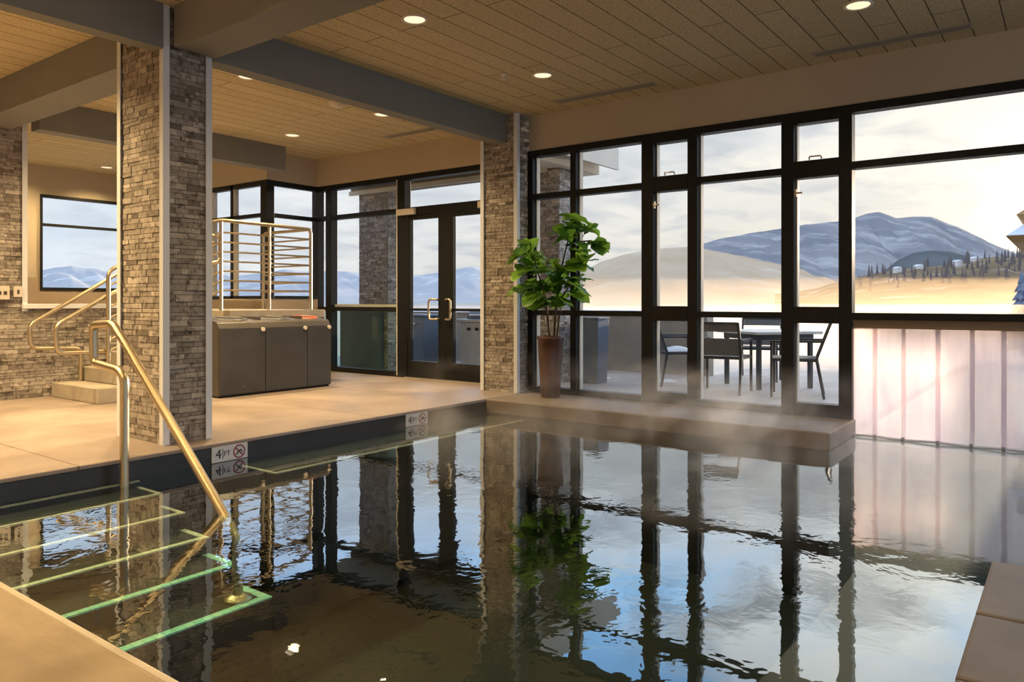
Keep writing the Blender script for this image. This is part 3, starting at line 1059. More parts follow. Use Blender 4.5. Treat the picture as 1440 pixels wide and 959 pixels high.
# ------------------------------------------------------------------ vinyl strip curtain
sy = [1.495, 1.34, 1.124, 0.876, 0.64, 0.432, 0.23, 0.02, -0.19, -0.40, -0.61, -0.82, -1.03, -1.24]
where = ['touching the black post', 'second from the black post', 'third from the black post', 'fourth from the black post',
         'fifth from the black post', 'sixth from the black post', 'at the right edge of the picture']
proto = None
for k in range(len(sy) - 1):
    y0, y1 = sy[k] + 0.015, sy[k + 1] - 0.02
    xo = 6.885 + (0.0 if k % 2 else 0.012)
    rows = []
    for i in range(9):
        u = i / 8
        y = y0 + (y1 - y0) * u
        bow = 0.012 * math.sin(PI * u) * (1 if k % 2 else -0.6)
        rows.append([(xo + bow + 0.002 * math.sin(3 * z * 3 + k), y, z) for z in [-0.19 + 0.966 * j / 10 for j in range(11)]])
    q = MB()
    q.grid(rows)
    o = obj('vinyl_strip', q, 'strip')
    if k < 7:
        tag(o, 'frosted vinyl curtain strip at the swim-through opening, ' + where[k], 'strip', 'vinyl strips of the swim-through curtain')
    else:
        tag(o, 'frosted vinyl curtain strip beyond the right edge of the picture', 'strip', 'vinyl strips of the swim-through curtain')

rp = thing('float_line', 'white float line along the water at the foot of the vinyl strips', 'rope', (6.84, 0.9, WATER))
q = MB()
q.tube([(6.845, 1.49 - 0.1 * i, -0.128 + 0.004 * math.sin(i * 1.3)) for i in range(29)], 0.011, 10)
obj('line', q, 'trim', rp)
for y in (1.33, 1.12, 0.87, 0.64, 0.43):
    q = MB()
    q.tube([(6.845, y + 0.012, -0.128), (6.845, y - 0.012, -0.128)], 0.018, 12)
    obj('clamp', q, 'bin_ring', rp)

# ------------------------------------------------------------------ ceiling fittings
dl = thing('downlight', 'x', 'ceiling light', (0, 0, 0), 0, 'recessed downlights')
q = MB()
q.lathe((0, 0, 0), [(0.098, 0.0), (0.098, -0.006), (0.088, -0.010), (0.078, -0.004), (0.076, 0.0)], 28)
obj('trim_ring', q, 'detector', dl, local=True)
q = MB()
q.lathe((0, 0, 0), [(0.0, -0.003), (0.076, -0.003)], 28)
obj('diffuser', q, 'lamp', dl, local=True)
spots = [((3.986, 3.858), 'downlight above the pool nearest the front column, left of the grey beam end'),
         ((5.663, 3.873), 'downlight above the pool near the far corner column'),
         ((5.636, 1.2), 'downlight at the top right above the long ceiling vent'),
         ((4.085, 6.063), 'downlight just behind the long grey beam near the front column'),
         ((5.794, 6.104), 'downlight behind the long grey beam nearest the entrance door'),
         ((5.853, 7.753), 'downlight above the guard rail and cabinet'),
         ((5.554, 11.891), 'downlight in front of the far left window')]
for k, ((x, y), lab) in enumerate(spots):
    if k == 0:
        dl.location = (x, y, CEIL)
        dl['label'] = lab
    else:
        copy_thing(dl, (x, y, CEIL), 0, lab, 'recessed downlights')
sd = thing('smoke_detector', 'cream round smoke detector between two downlights behind the beam', 'smoke detector', (5.183, 6.125, CEIL))
q = MB()
q.lathe((0, 0, 0), [(0.0, -0.045), (0.05, -0.045), (0.07, -0.035), (0.08, -0.012), (0.085, 0.0)], 24)
obj('detector_body', q, 'detector', sd, local=True)
q = MB()
q.lathe((0, 0, 0), [(0.0, -0.05), (0.02, -0.05), (0.024, -0.045)], 16)
obj('sensor_cap', q, 'plate', sd, local=True)
sp = thing('ceiling_sprinkler', 'small sprinkler head beside the downlight over the pool', 'sprinkler', (5.44, 4.15, CEIL))
q = MB()
q.lathe((0, 0, 0), [(0.0, -0.03), (0.012, -0.03), (0.014, -0.008), (0.035, -0.004), (0.036, 0.0)], 16)
obj('sprinkler_body', q, 'detector', sp, local=True)
q = MB()
q.lathe((0, 0, 0), [(0.0, -0.048), (0.02, -0.046), (0.02, -0.043), (0.004, -0.0405), (0.004, -0.03)], 14)
obj('deflector', q, 'chrome', sp, local=True)
for (x0, x1, y0, y1, lab) in ((6.50, 6.60, 0.62, 1.73, 'long narrow ceiling vent at the top right above the windows'),
                              (6.45, 6.56, 3.18, 4.26, 'long narrow ceiling vent near the far corner column'),
                              (6.58, 6.68, 6.08, 6.88, 'narrow ceiling vent above the entrance door')):
    v = thing('ceiling_vent', lab, 'vent', ((x0 + x1) / 2, (y0 + y1) / 2, CEIL), 0, 'linear ceiling vents')
    q = MB()
    z0 = CEIL - 0.008
    q.box(x0 - 0.015, x0, y0, y1, z0, CEIL)
    q.box(x1, x1 + 0.015, y0, y1, z0, CEIL)
    q.box(x0 - 0.015, x1 + 0.015, y0 - 0.015, y0, z0, CEIL)
    q.box(x0 - 0.015, x1 + 0.015, y1, y1 + 0.015, z0, CEIL)
    obj('frame', q, 'vent_rim', v)
    q = MB()
    for i in range(4):
        xx = x0 + (x1 - x0) * (i + 0.5) / 4
        q.box(xx - 0.006, xx + 0.006, y0, y1, z0 + 0.001, CEIL)
    obj('louvre', q, 'vent', v)
    obj('backing', B((x0, x1, y0, y1, CEIL - 0.002, CEIL + 0.001)), 'plate_dark', v)

# ------------------------------------------------------------------ wall plates on the left column
for (x0, x1, z0, z1, lab, two) in ((2.90, 3.085, 1.02, 1.155, 'wide wall plate with dark slots on the far left stone column', True),
                                   (3.125, 3.20, 1.045, 1.155, 'small single wall plate right of the wide plate on the stone column', False)):
    pl = thing('wall_plate', lab, 'wall plate', ((x0 + x1) / 2, 8.66, z0), 0, 'plates on the stone column')
    obj('plate', B((x0, x1, 8.650, 8.678, z0, z1)), 'plate', pl, 0.004)
    if two:
        for xc in (x0 + 0.05, x0 + 0.095, x0 + 0.145):
            obj('slot', B((xc - 0.014, xc + 0.014, 8.646, 8.6495, z0 + 0.05, z0 + 0.085)), 'plate_dark', pl)
    else:
        obj('slot', B((x0 + 0.028, x1 - 0.028, 8.646, 8.6495, z0 + 0.035, z1 - 0.035)), 'plate_dark', pl)

# ------------------------------------------------------------------ depth markers on the pool wall
for (x0, lab) in ((2.98, 'white 4 FT no diving depth marker near the front column'), (4.895, 'white 4 FT no diving depth marker farther along the pool edge')):
    x1 = x0 + 0.285
    zb, zt = -0.137, -0.028
    s = thing('depth_marker', lab, 'sign', ((x0 + x1) / 2, POOLY, zb), 0, 'depth markers on the pool edge')
    obj('tile', B((x0, x1, POOLY - 0.006, POOLY + 0.003, zb, zt)), 'sign_white', s, 0.001)
    zc = (zb + zt) / 2
    text_mesh('lettering', '4', 0.095, 'ink', s, (x0 + 0.05, POOLY - 0.006, zc), (1, 0, 0), (0, 0, 1), (0, -1, 0), 0.001)
    q = B((x0 + 0.082, x0 + 0.0865, POOLY - 0.0075, POOLY - 0.0062, zc - 0.033, zc + 0.033))
    obj('bar', q, 'ink', s)
    text_mesh('lettering', 'FT', 0.05, 'ink', s, (x0 + 0.117, POOLY - 0.006, zc + 0.0), (1, 0, 0), (0, 0, 1), (0, -1, 0), 0.001)
    cx = x0 + 0.215
    q = MB()
    rr = [[(cx + r * math.cos(a), POOLY - y, zc + r * math.sin(a)) for a in [2 * PI * i / 36 for i in range(36)]] for r, y in ((0.049, 0.0062), (0.049, 0.0076), (0.039, 0.0076), (0.039, 0.0062))]
    q.grid(rr, closed=True, smooth=False)
    q.bar((cx - 0.03, POOLY - 0.0072, zc + 0.03), (cx + 0.03, POOLY - 0.0072, zc - 0.03), 0.0016, 0.009, (0.7, 0, 0.7))
    obj('no_diving_ring', q, 'ink_red', s)
    q = MB()
    q.tube([(cx - 0.026, POOLY - 0.0074, zc - 0.018), (cx - 0.004, POOLY - 0.0074, zc + 0.002), (cx + 0.010, POOLY - 0.0074, zc + 0.013), (cx + 0.024, POOLY - 0.0074, zc - 0.004)], 0.0045, 6)
    obj('diver_figure', q, 'ink', s)

# ------------------------------------------------------------------ potted fiddle leaf fig
PX, PY = 6.585, 4.405
pt = thing('potted_fig', 'fiddle leaf fig in a tall brown pot beside the far corner column', 'potted plant', (PX, PY, 0))
q = MB()
q.lathe((PX, PY, 0), [(0.098, 0.0), (0.103, 0.012), (0.112, 0.2), (0.128, 0.45), (0.136, 0.60), (0.142, 0.605), (0.142, 0.635), (0.134, 0.638), (0.126, 0.628), (0.122, 0.58)], 36)
obj('pot', q, 'pot', pt)
q = MB()
q.lathe((PX, PY, 0), [(0.0, 0.592), (0.08, 0.59), (0.126, 0.585)], 24)
obj('soil', q, 'soil', pt)
DEP = PX * FX + PY * FY      # forward depth of the pot


def at_plant(px, py, dd=0.0):
    d = DEP + dd
    r = (px - 720) / 1060 * d
    return Vector((r * RX + d * FX, r * RY + d * FY, EYE + (424 - py) / 1060 * d))


stems = [
    [(779, 476, 0), (781, 440, 0.0), (785, 405, 0.02), (790, 375, 0.03), (797, 345, 0.05), (803, 322, 0.04), (806, 306, 0.04)],
    [(773, 476, -0.03), (770, 445, -0.05), (766, 415, -0.07), (757, 385, -0.09), (750, 360, -0.10), (745, 342, -0.1)],
    [(790, 378, 0.03), (806, 366, 0.08), (820, 360, 0.1)],
    [(797, 345, 0.05), (815, 340, 0.0), (832, 338, -0.03)],
    [(782, 430, 0.0), (794, 412, -0.05), (802, 400, -0.1)],
    [(783, 476, 0.03), (786, 450, 0.05), (790, 425, 0.08)]]
q = MB()
for s in stems:
    q.tube([at_plant(*p) for p in s], 0.013, 8, r1=0.005)
obj('trunk', q, 'bark', pt)
rnd = random.Random(5)


def leaf(mb, base, dirv, length, width, droop, tone, nrm):
    d = dirv.normalized()
    n = (nrm - d * nrm.dot(d)).normalized()
    s = d.cross(n)
    shape = [(0.0, 0.05), (0.12, 0.22), (0.26, 0.40), (0.42, 0.60), (0.58, 0.88), (0.74, 1.0), (0.88, 0.82), (0.96, 0.48), (1.0, 0.06)]
    rows = []
    for (u, w) in shape:
        c = base + d * (length * u) + Vector((0, 0, -1)) * (droop * u * u * length)
        row = []
        for k in (-1, -0.5, 0, 0.5, 1):
            wob = 0.012 * math.sin(u * 17 + k * 2 + base.x * 40) * abs(k)
            row.append(c + s * (k * w * width / 2) + n * (abs(k) * 0.16 * w * width + wob))
        rows.append(row)
    mb.grid(rows, tone=tone)


fol = MB()
cent = [(806, 306, 5), (826, 318, 4), (800, 322, 4), (838, 338, 4), (815, 345, 4), (795, 335, 3), (785, 325, 2), (742, 342, 4), (733, 352, 3), (752, 358, 4),
        (738, 374, 4), (760, 376, 5), (774, 366, 3), (790, 380, 4), (806, 370, 4), (822, 366, 3), (748, 398, 4), (766, 402, 4), (784, 404, 4), (802, 398, 5),
        (812, 410, 3), (790, 420, 4), (768, 424, 4), (752, 412, 3), (735, 405, 2), (776, 388, 3), (812, 388, 3)]
for (cx, cy, n) in cent:
    for i in range(n):
        c = at_plant(cx + rnd.uniform(-5, 5), cy + rnd.uniform(-5, 5), rnd.uniform(-0.16, 0.16))
        trunkp = at_plant(782 if cx > 765 else 758, cy + 14, 0.0)
        outw = (c - trunkp)
        outw.z *= 0.4
        dirv = outw.normalized() * 0.8 + Vector((rnd.uniform(-1, 1), rnd.uniform(-1, 1), rnd.uniform(-0.35, 0.7)))
        ln = rnd.uniform(0.22, 0.34)
        nrm = Vector((rnd.uniform(-0.5, 0.3), rnd.uniform(-0.5, 0.4), 1.0))
        leaf(fol, c - dirv.normalized() * ln * 0.5, dirv, ln, ln * rnd.uniform(0.62, 0.8), rnd.uniform(0.1, 0.6), min(1, max(0, rnd.gauss(0.48, 0.36))), nrm)
obj('foliage', fol, 'leaf', pt)

# ------------------------------------------------------------------ outside: terrace
TZ = -0.10
ter = thing('terrace', 'pale snowy paved terrace outside the windows', 'terrace', (9, 6, TZ), 0, None, 'structure')
obj('paving', B((7.0, 10.6, 1.56, 12.0, TZ - 0.2, TZ), (10.6, 16.0, 1.56, 4.3, TZ - 0.2, TZ - 0.001), (7.0, 7.3, 4.9, 8.9, TZ, TZ + 0.08)), 'terrace', ter)
par = thing('parapet_wall', 'brown grey terrace parapet with snow on top', 'wall', (10.7, 6, TZ), 0, None, 'structure')
obj('parapet_body', B((10.6, 10.85, 4.32, 12.0, TZ - 0.3, 0.80)), 'parapet', par, 0.01)
q = MB()
rr = random.Random(3)
rows = []
for i in range(60):
    y = 4.30 + (12.0 - 4.30) * i / 59
    hgt = 0.05 + 0.02 * rr.random()
    rows.append([(10.57, y, 0.80), (10.60, y, 0.80 + hgt * 0.8), (10.72, y, 0.80 + hgt), (10.86, y, 0.80 + hgt * 0.7), (10.88, y, 0.80)])
q.grid(rows)
o = obj('snow_cap', q, 'snow', par)
o['label'] = 'snow lying on the parapet'
stone_pier('stone_pier', 'exterior stone pier outside the glazing left of the entrance door', 8.5, 8.93, 8.82, 9.53, TZ, 2.79, [], 500)
stone_pier('stone_pier', 'exterior stone pier seen through the first tall window behind the fig', 8.5, 9.05, 5.54, 5.89, TZ, 2.79, [], 600)
cn = thing('canopy', 'exterior roof canopy over the entrance door', 'canopy', (8, 8, 2.9), 0, None, 'structure')
obj('roof_slab', B((7.31, 9.3, 5.2, 9.75, 2.98, 3.16)), 'ext_grey', cn)
obj('edge_beam', B((8.5, 8.85, 5.73, 9.7, 2.80, 2.979)), 'ext_wood', cn)
obj('fascia', B((8.46, 8.499, 5.73, 9.7, 2.76, 2.83), (7.32, 9.45, 5.16, 5.199, 2.86, 3.16)), 'ext_fascia', cn)
obj('beam_end', B((7.32, 9.35, 5.42, 5.72, 2.805, 2.975)), 'ext_fascia', cn)
struct('wall_outer', B((8.40, 8.48, 8.9, 9.85, TZ, 0.84)), 'wall_dark', 'dark low wall beside the exterior pier', 'wall')

# planter, grill, cabinet on the terrace
pb = thing('planter_box', 'tall slate blue box standing on the terrace behind the fig', 'planter', (8.85, 5.20, TZ))
q = MB()
q.hexa([(8.72, 5.08, TZ), (8.98, 5.08, TZ), (8.98, 5.36, TZ), (8.72, 5.36, TZ), (8.70, 5.06, 0.76), (9.0, 5.06, 0.76), (9.0, 5.38, 0.76), (8.70, 5.38, 0.76)])
obj('box_body', q, 'slate', pb, 0.01)
obj('rim', B((8.69, 9.01, 5.05, 5.39, 0.761, 0.79)), 'slate', pb, 0.006)
gl = thing('outdoor_grill', 'steel outdoor grill cart outside the right door leaf', 'grill', (9.75, 7.95, TZ))
obj('cart', B((9.5, 10.05, 7.3, 8.15, TZ + 0.06, 0.66)), 'steel', gl, 0.01)
obj('counter', B((9.45, 10.1, 7.23, 8.22, 0.661, 0.71)), 'steel', gl, 0.006)
q = MB()
rows = [[(9.55 + 0.45 * (1 - math.cos(PI * i / 8)) / 2 * 1.0, y, 0.712 + 0.16 * math.sin(PI * i / 8)) for i in range(9)] for y in (7.4, 8.05)]
q.grid(rows)
q.face(rows[0])
q.face(list(reversed(rows[1])))
hd = obj('hood', q, 'slate', gl)
q = MB()
q.tube(fillet([(9.55, 7.5, 0.76), (9.50, 7.5, 0.78), (9.50, 7.95, 0.78), (9.55, 7.95, 0.76)], 0.02), 0.012, 8)
obj('hood_handle', q, 'chrome', hd)
for y in (7.45, 7.62, 7.79, 7.96):
    q = MB()
    q.tube([(9.499, y, 0.55), (9.47, y, 0.55)], 0.025, 12)
    obj('knob', q, 'bin_dark', gl)
for x in (9.56, 9.98):
    for y in (7.37, 8.08):
        q = MB()
        q.tube([(x, y - 0.02, TZ + 0.03), (x, y + 0.02, TZ + 0.03)], 0.03, 12)
        obj('wheel', q, 'bin_dark', gl)
bc = thing('storage_box', 'slate blue storage cabinet outside the left door leaf', 'cabinet', (9.6, 9.1, TZ))
obj('box_body', B((9.4, 9.9, 8.88, 9.42, TZ, 0.74)), 'slate', bc, 0.01)
obj('lid', B((9.37, 9.93, 8.85, 9.45, 0.741, 0.78)), 'slate', bc, 0.008)
q = MB()
q.tube(fillet([(9.399, 9.05, 0.62), (9.36, 9.05, 0.62), (9.36, 9.25, 0.62), (9.399, 9.25, 0.62)], 0.02), 0.01, 8)
obj('handle', q, 'chrome', bc)


# dining chairs: origin on the ground under the seat centre, facing +x
def make_chair(label, sl='sling'):
    t = thing('patio_chair', label, 'chair', (0, 0, 0), 0, 'patio chairs around the table')
    w, dp = 0.27, 0.25
    F = 'chair_frame'
    for sgn in (-1, 1):
        q = MB()
        q.bar((dp, sgn * w, 0), (dp, sgn * w, 0.63), 0.028, 0.028, (1, 0, 0))
        obj('leg', q, F, t, local=True)
        q = MB()
        q.bar((-dp - 0.06, sgn * w, 0), (-dp + 0.02, sgn * w, 0.44), 0.028, 0.028, (1, 0, 0))
        obj('leg', q, F, t, local=True)
        q = MB()
        q.bar((dp + 0.014, sgn * w, 0.642), (-dp - 0.05, sgn * w, 0.645), 0.045, 0.024)
        obj('arm', q, F, t, local=True)
    q = MB()
    for sgn in (-1, 1):
        q.bar((-dp + 0.02, sgn * w, 0.44), (-dp - 0.13, sgn * w, 0.85), 0.028, 0.026, (1, 0, 0))
        q.bar((dp, sgn * w, 0.43), (-dp + 0.02, sgn * w, 0.43), 0.026, 0.03)
    q.bar((-dp - 0.13, -w, 0.845), (-dp - 0.13, w, 0.845), 0.026, 0.03)
    q.bar((-dp + 0.02, -w, 0.43), (-dp + 0.02, w, 0.43), 0.026, 0.03)
    q.bar((dp, -w, 0.43), (dp, w, 0.43), 0.026, 0.03)
    obj('frame', q, F, t, 0, True)
    q = MB()
    q.hexa([(-dp + 0.02, -w + 0.02, 0.435), (dp, -w + 0.02, 0.435), (dp, w - 0.02, 0.435), (-dp + 0.02, w - 0.02, 0.435),
            (-dp + 0.02, -w + 0.02, 0.45), (dp, -w + 0.02, 0.45), (dp, w - 0.02, 0.45), (-dp + 0.02, w - 0.02, 0.45)])
    obj('seat', q, 'sling', t, 0, True)
    q = MB()

    def bk(z0, z1):
        xa = lambda z: -dp + 0.02 - 0.15 * (z - 0.44) / 0.41
        q.hexa([(xa(z0) - 0.005, -w + 0.015, z0), (xa(z0) + 0.005, -w + 0.015, z0), (xa(z0) + 0.005, w - 0.015, z0), (xa(z0) - 0.005, w - 0.015, z0),
                (xa(z1) - 0.005, -w + 0.015, z1), (xa(z1) + 0.005, -w + 0.015, z1), (xa(z1) + 0.005, w - 0.015, z1), (xa(z1) - 0.005, w - 0.015, z1)])
    bk(0.46, 0.665)
    obj('backrest', q, 'sling', t, 0, True)
    q = MB()
    bk(0.745, 0.83)
    obj('back_slat', q, 'sling', t, 0, True)
    return t


ch = make_chair('dark patio chair seen from behind in front of the table', 'sling_tan')
ch.location = (8.90, 3.42, TZ)
ch.rotation_euler.z = math.radians(6)
copy_thing(ch, (9.08, 2.62, TZ), math.atan2(0.97, -0.25), 'dark patio chair seen from the side in the last narrow window', 'patio chairs around the table')
copy_thing(ch, (9.33, 4.22, TZ), math.radians(-46), 'dark patio chair with snow on its seat in the first narrow window', 'patio chairs around the table')
copy_thing(ch, (10.86, 3.62, TZ), math.radians(196), 'patio chair facing the windows from behind the table', 'patio chairs around the table')
q = MB()
rows = []
ca, sa_ = math.cos(math.radians(-46)), math.sin(math.radians(-46))
for i in range(9):
    u = -0.2 + 0.4 * i / 8
    row = []
    for j in range(9):
        v = -0.21 + 0.42 * j / 8
        h = 0.06 * math.sin(PI * i / 8) * math.sin(PI * j / 8) ** 0.6
        row.append((9.33 + u * ca - v * sa_, 4.22 + u * sa_ + v * ca, TZ + 0.452 + h))
    rows.append(row)
q.grid(rows)
tag(obj('seat_snow', q, 'snow'), 'little mound of snow on the seat of the patio chair', 'snow', None, 'stuff')
tb = thing('patio_table', 'pale square patio table among the dark chairs on the terrace', 'table', (9.86, 3.2, TZ), math.atan2(-0.62, 0.79))
obj('tabletop', B((-0.48, 0.48, -0.48, 0.48, 0.69, 0.725)), 'table_top', tb, 0.006, True)
obj('apron', B((-0.40, 0.40, -0.40, 0.40, 0.62, 0.689)), 'chair_frame', tb, 0.004, True)
for sx in (-1, 1):
    for s2 in (-1, 1):
        obj('leg', B((sx * 0.37 - 0.025, sx * 0.37 + 0.025, s2 * 0.37 - 0.025, s2 * 0.37 + 0.025, 0, 0.619)), 'chair_frame', tb, 0.003, True)
for (x, y, r, lab) in ((9.45, 5.55, 0.22, 'small patch of snow on the terrace paving near the blue box'), (9.6, 4.5, 0.14, 'small lump of snow on the terrace behind the snowy chair')):
    q = MB()
    rows = [[(x + r * k * math.cos(2 * PI * i / 18) * (1 + 0.2 * math.sin(i * 2.1)), y + r * k * math.sin(2 * PI * i / 18) * (1 + 0.15 * math.cos(i * 3)), TZ + 0.03 * (1 - k * k)) for i in range(18)] for k in (1.0, 0.7, 0.4, 0.05)]
    q.grid(rows, closed=True)
    tag(obj('snow_patch', q, 'snow'), lab, 'snow', None, 'stuff')

# ------------------------------------------------------------------ outside: neighbouring pavilion roof
pv = thing('pavilion', 'snow covered pavilion roof corner at the right edge outside', 'roof', (18.5, -1.5, -0.3), 0, None)
q = MB()
# overhanging eave: flat soffit with a sloping fascia, pointed at the near left corner
c0 = Vector((16.75, 1.02, 2.21))
q.hexa([(16.85, 0.92, 2.10), (22, 0.92, 2.10), (22, -6, 2.10), (16.85, -6, 2.10), (16.70, 1.02, 2.22), (22, 1.02, 2.22), (22, -6, 2.22), (16.70, -6, 2.22)])
obj('eave', q, 'eave_wood', pv)
q = MB()
q.hexa([(16.70, 1.02, 2.222), (22, 1.02, 2.222), (22, -6, 2.222), (16.70, -6, 2.222), (17.0, 0.74, 2.46), (22, 0.74, 2.46), (22, -6, 2.46), (17.0, -6, 2.46)])
obj('roof_snow', q, 'snow', pv, 0.03)
q = MB()
q.hexa([(17.0, 0.72, 2.461), (22, 0.72, 2.461), (22, -6, 2.461), (17.0, -6, 2.461), (16.86, 0.86, 2.62), (22, 0.86, 2.62), (22, -6, 2.62), (16.86, -6, 2.62)])
q.hexa([(16.86, 0.86, 2.621), (22, 0.86, 2.621), (22, -6, 2.621), (16.86, -6, 2.621), (17.7, 0.0, 3.3), (22, 0.0, 3.3), (22, -6, 3.3), (17.7, -6, 3.3)])
obj('upper_roof', q, 'eave_wood', pv)
obj('strip_shade_wall', B((17.3, 21.8, -5.8, 0.42, -0.3, 2.10)), 'parapet', pv)  # unseen wall added under the eave to shade the right-hand strips

# ------------------------------------------------------------------ outside: snow field, hills, mountains
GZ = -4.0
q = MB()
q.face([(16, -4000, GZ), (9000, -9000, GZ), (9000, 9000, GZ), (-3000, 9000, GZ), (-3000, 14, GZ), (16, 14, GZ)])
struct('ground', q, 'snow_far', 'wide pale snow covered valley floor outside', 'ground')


def interp(tab, x):
    if x <= tab[0][0]:
        return tab[0][1]
    for (a, b) in zip(tab, tab[1:]):
        if x <= b[0]:
            u = (x - a[0]) / (b[0] - a[0])
            return a[1] + (b[1] - a[1]) * u
    return tab[-1][1]


def ridge(name, label, sky, d0, d1, m, rough=1.0, step=3, seed=0, rows=26, pw=1.3):
    rnd = random.Random(seed)
    x0, x1 = sky[0][0], sky[-1][0]
    nc = int((x1 - x0) / step) + 1
    ph = [(rnd.uniform(0, 6.3), rnd.uniform(0.8, 1.2)) for _ in range(8)]

    def fr(x, k=0.0):
        return sum(math.sin(x * 0.05 * (1.9 ** i) * ph[i][1] + ph[i][0] + k * (1.3 + i)) / (1.7 ** i) for i in range(7))
    g = []
    for j in range(rows + 6):
        t = j / rows
        row = []
        for i in range(nc):
            px = x0 + (x1 - x0) * i / (nc - 1)
            if t <= 1:
                d = d0 + (d1 - d0) * t
                zc = EYE + (424 - interp(sky, px) + 0.55 * rough * fr(px)) / 1060 * d1
                z = GZ + (zc - GZ) * (t ** pw) * (1 + 0.10 * rough * fr(px * 1.3 + 40 * t, t * 4) * (1 - t) * t * 2)
            else:
                d = d1 * (1 + (t - 1) * 0.6)
                zc = EYE + (424 - interp(sky, px) + 0.55 * rough * fr(px)) / 1060 * d1
                z = zc - (zc - GZ) * (t - 1) * 2.2
            row.append(fan(px, d, z))
        g.append(row)
    q = MB()
    q.grid(g)
    o = obj(name, q, m)
    return tag(o, label, 'mountain', None, 'structure')


ridge('mountain', 'long bare peak with snow streaks rising at the right', [(960, 352), (1010, 336), (1060, 328), (1120, 317), (1180, 311), (1205, 306), (1222, 300), (1237, 298), (1250, 302), (1262, 306), (1290, 304), (1310, 305), (1330, 313), (1345, 319), (1390, 340), (1430, 356), (1500, 380), (1600, 400)], 1500, 4200, 'peak', 1.0, 2.5, 4)
ridge('mountain', 'brown shoulder of the mountain behind the fig and chairs', [(770, 398), (820, 380), (850, 366), (880, 358), (905, 353), (935, 349), (968, 346), (1000, 352), (1060, 364), (1110, 374), (1180, 392), (1230, 405)], 900, 2400, 'hill', 0.8, 3, 9)
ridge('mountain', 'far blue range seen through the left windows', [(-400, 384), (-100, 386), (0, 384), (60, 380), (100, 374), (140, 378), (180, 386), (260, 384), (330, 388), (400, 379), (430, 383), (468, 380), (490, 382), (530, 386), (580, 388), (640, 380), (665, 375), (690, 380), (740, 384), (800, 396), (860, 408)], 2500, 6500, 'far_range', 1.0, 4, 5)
ridge('mountain', 'low teal knoll in front of the peak', [(1230, 392), (1262, 366), (1285, 356), (1310, 352), (1335, 353), (1360, 360), (1400, 380), (1440, 396)], 700, 1500, 'knoll', 0.5, 3, 6)
SL = [(1090, 414), (1150, 405), (1195, 392), (1230, 384), (1262, 379), (1300, 376), (1345, 371), (1390, 362), (1440, 360), (1500, 362), (1600, 372)]
ridge('hill_slope', 'brushy brown slope with scattered conifers at the right', SL, 190, 520, 'slope', 0.7, 4, 8, 20, 1.0)

# conifers on that slope: one tree shape, copied
ct = thing('conifer', 'x', 'tree', (0, 0, 0), 0, 'conifers on the far slope')
q = MB()
rnd = random.Random(21)
for k in range(6):
    z0 = 0.12 + 0.15 * k
    r0 = 0.20 * (1 - k / 6.6)
    n = 11
    lo = [(r0 * (1 if i % 2 else 0.62) * math.cos(2 * PI * i / n + k), r0 * (1 if i % 2 else 0.62) * math.sin(2 * PI * i / n + k), z0 - 0.03 * (i % 2)) for i in range(n)]
    for i in range(n):
        q.face([lo[i], lo[(i + 1) % n], (0, 0, z0 + 0.24)])
crown = obj('crown', q, 'conifer', ct, 0, True)
q = MB()
q.tube([(0, 0, 0), (0, 0, 0.3)], 0.018, 6)
obj('trunk', q, 'bark', ct, 0, True)
first = True
put = []
tries = 0
while len(put) < 120 and tries < 6000:
    tries += 1
    i = tries
    px = rnd.uniform(1196, 1475) if i % 3 else rnd.uniform(1330, 1475)
    t = rnd.uniform(0.25, 1.0) ** 0.7
    d = 190 + (520 - 190) * t
    zc = EYE + (424 - interp(SL, px)) / 1060 * 520
    z = GZ + (zc - GZ) * t
    loc = fan(px, d, z - 0.3)
    if any((loc[0] - a) ** 2 + (loc[1] - b) ** 2 < 4.6 ** 2 for a, b in put):
        continue
    if any(abs(px - hp) < 7 and t > 0.75 for hp in (1262, 1292, 1346, 1370)):
        continue
    put.append((loc[0], loc[1]))
    h = rnd.uniform(4.5, 8.5) * (0.75 + 0.25 * t)
    lab = 'small dark conifer among many on the brushy slope below the peak'
    if first:
        o = ct
        o.location = loc
        o['label'] = lab
        first = False
    else:
        o = copy_thing(ct, loc, rnd.uniform(0, 6), lab, 'conifers on the far slope')
    o.scale = (h * 0.9, h * 0.9, h)
ft = thing('fir_tree', 'snowy blue fir at the right edge below the pavilion roof', 'tree', fan(1437, 56, -3.0))
q = MB()
rnd = random.Random(8)
for k in range(9):
    z0 = 0.5 + 0.62 * k
    r0 = 1.9 * (1 - k / 9.6)
    n = 17
    lo = [(r0 * (rnd.uniform(0.9, 1.1) if i % 2 else 0.55) * math.cos(2 * PI * i / n + k), r0 * (rnd.uniform(0.9, 1.1) if i % 2 else 0.55) * math.sin(2 * PI * i / n + k), z0 - 0.18 * (i % 2)) for i in range(n)]
    for i in range(n):
        q.face([lo[i], lo[(i + 1) % n], (0, 0, z0 + 0.95)])
obj('crown', q, 'fir', ft, 0, True)
q = MB()
q.tube([(0, 0, 0), (0, 0, 2.0)], 0.12, 8)
obj('trunk', q, 'bark', ft, 0, True)
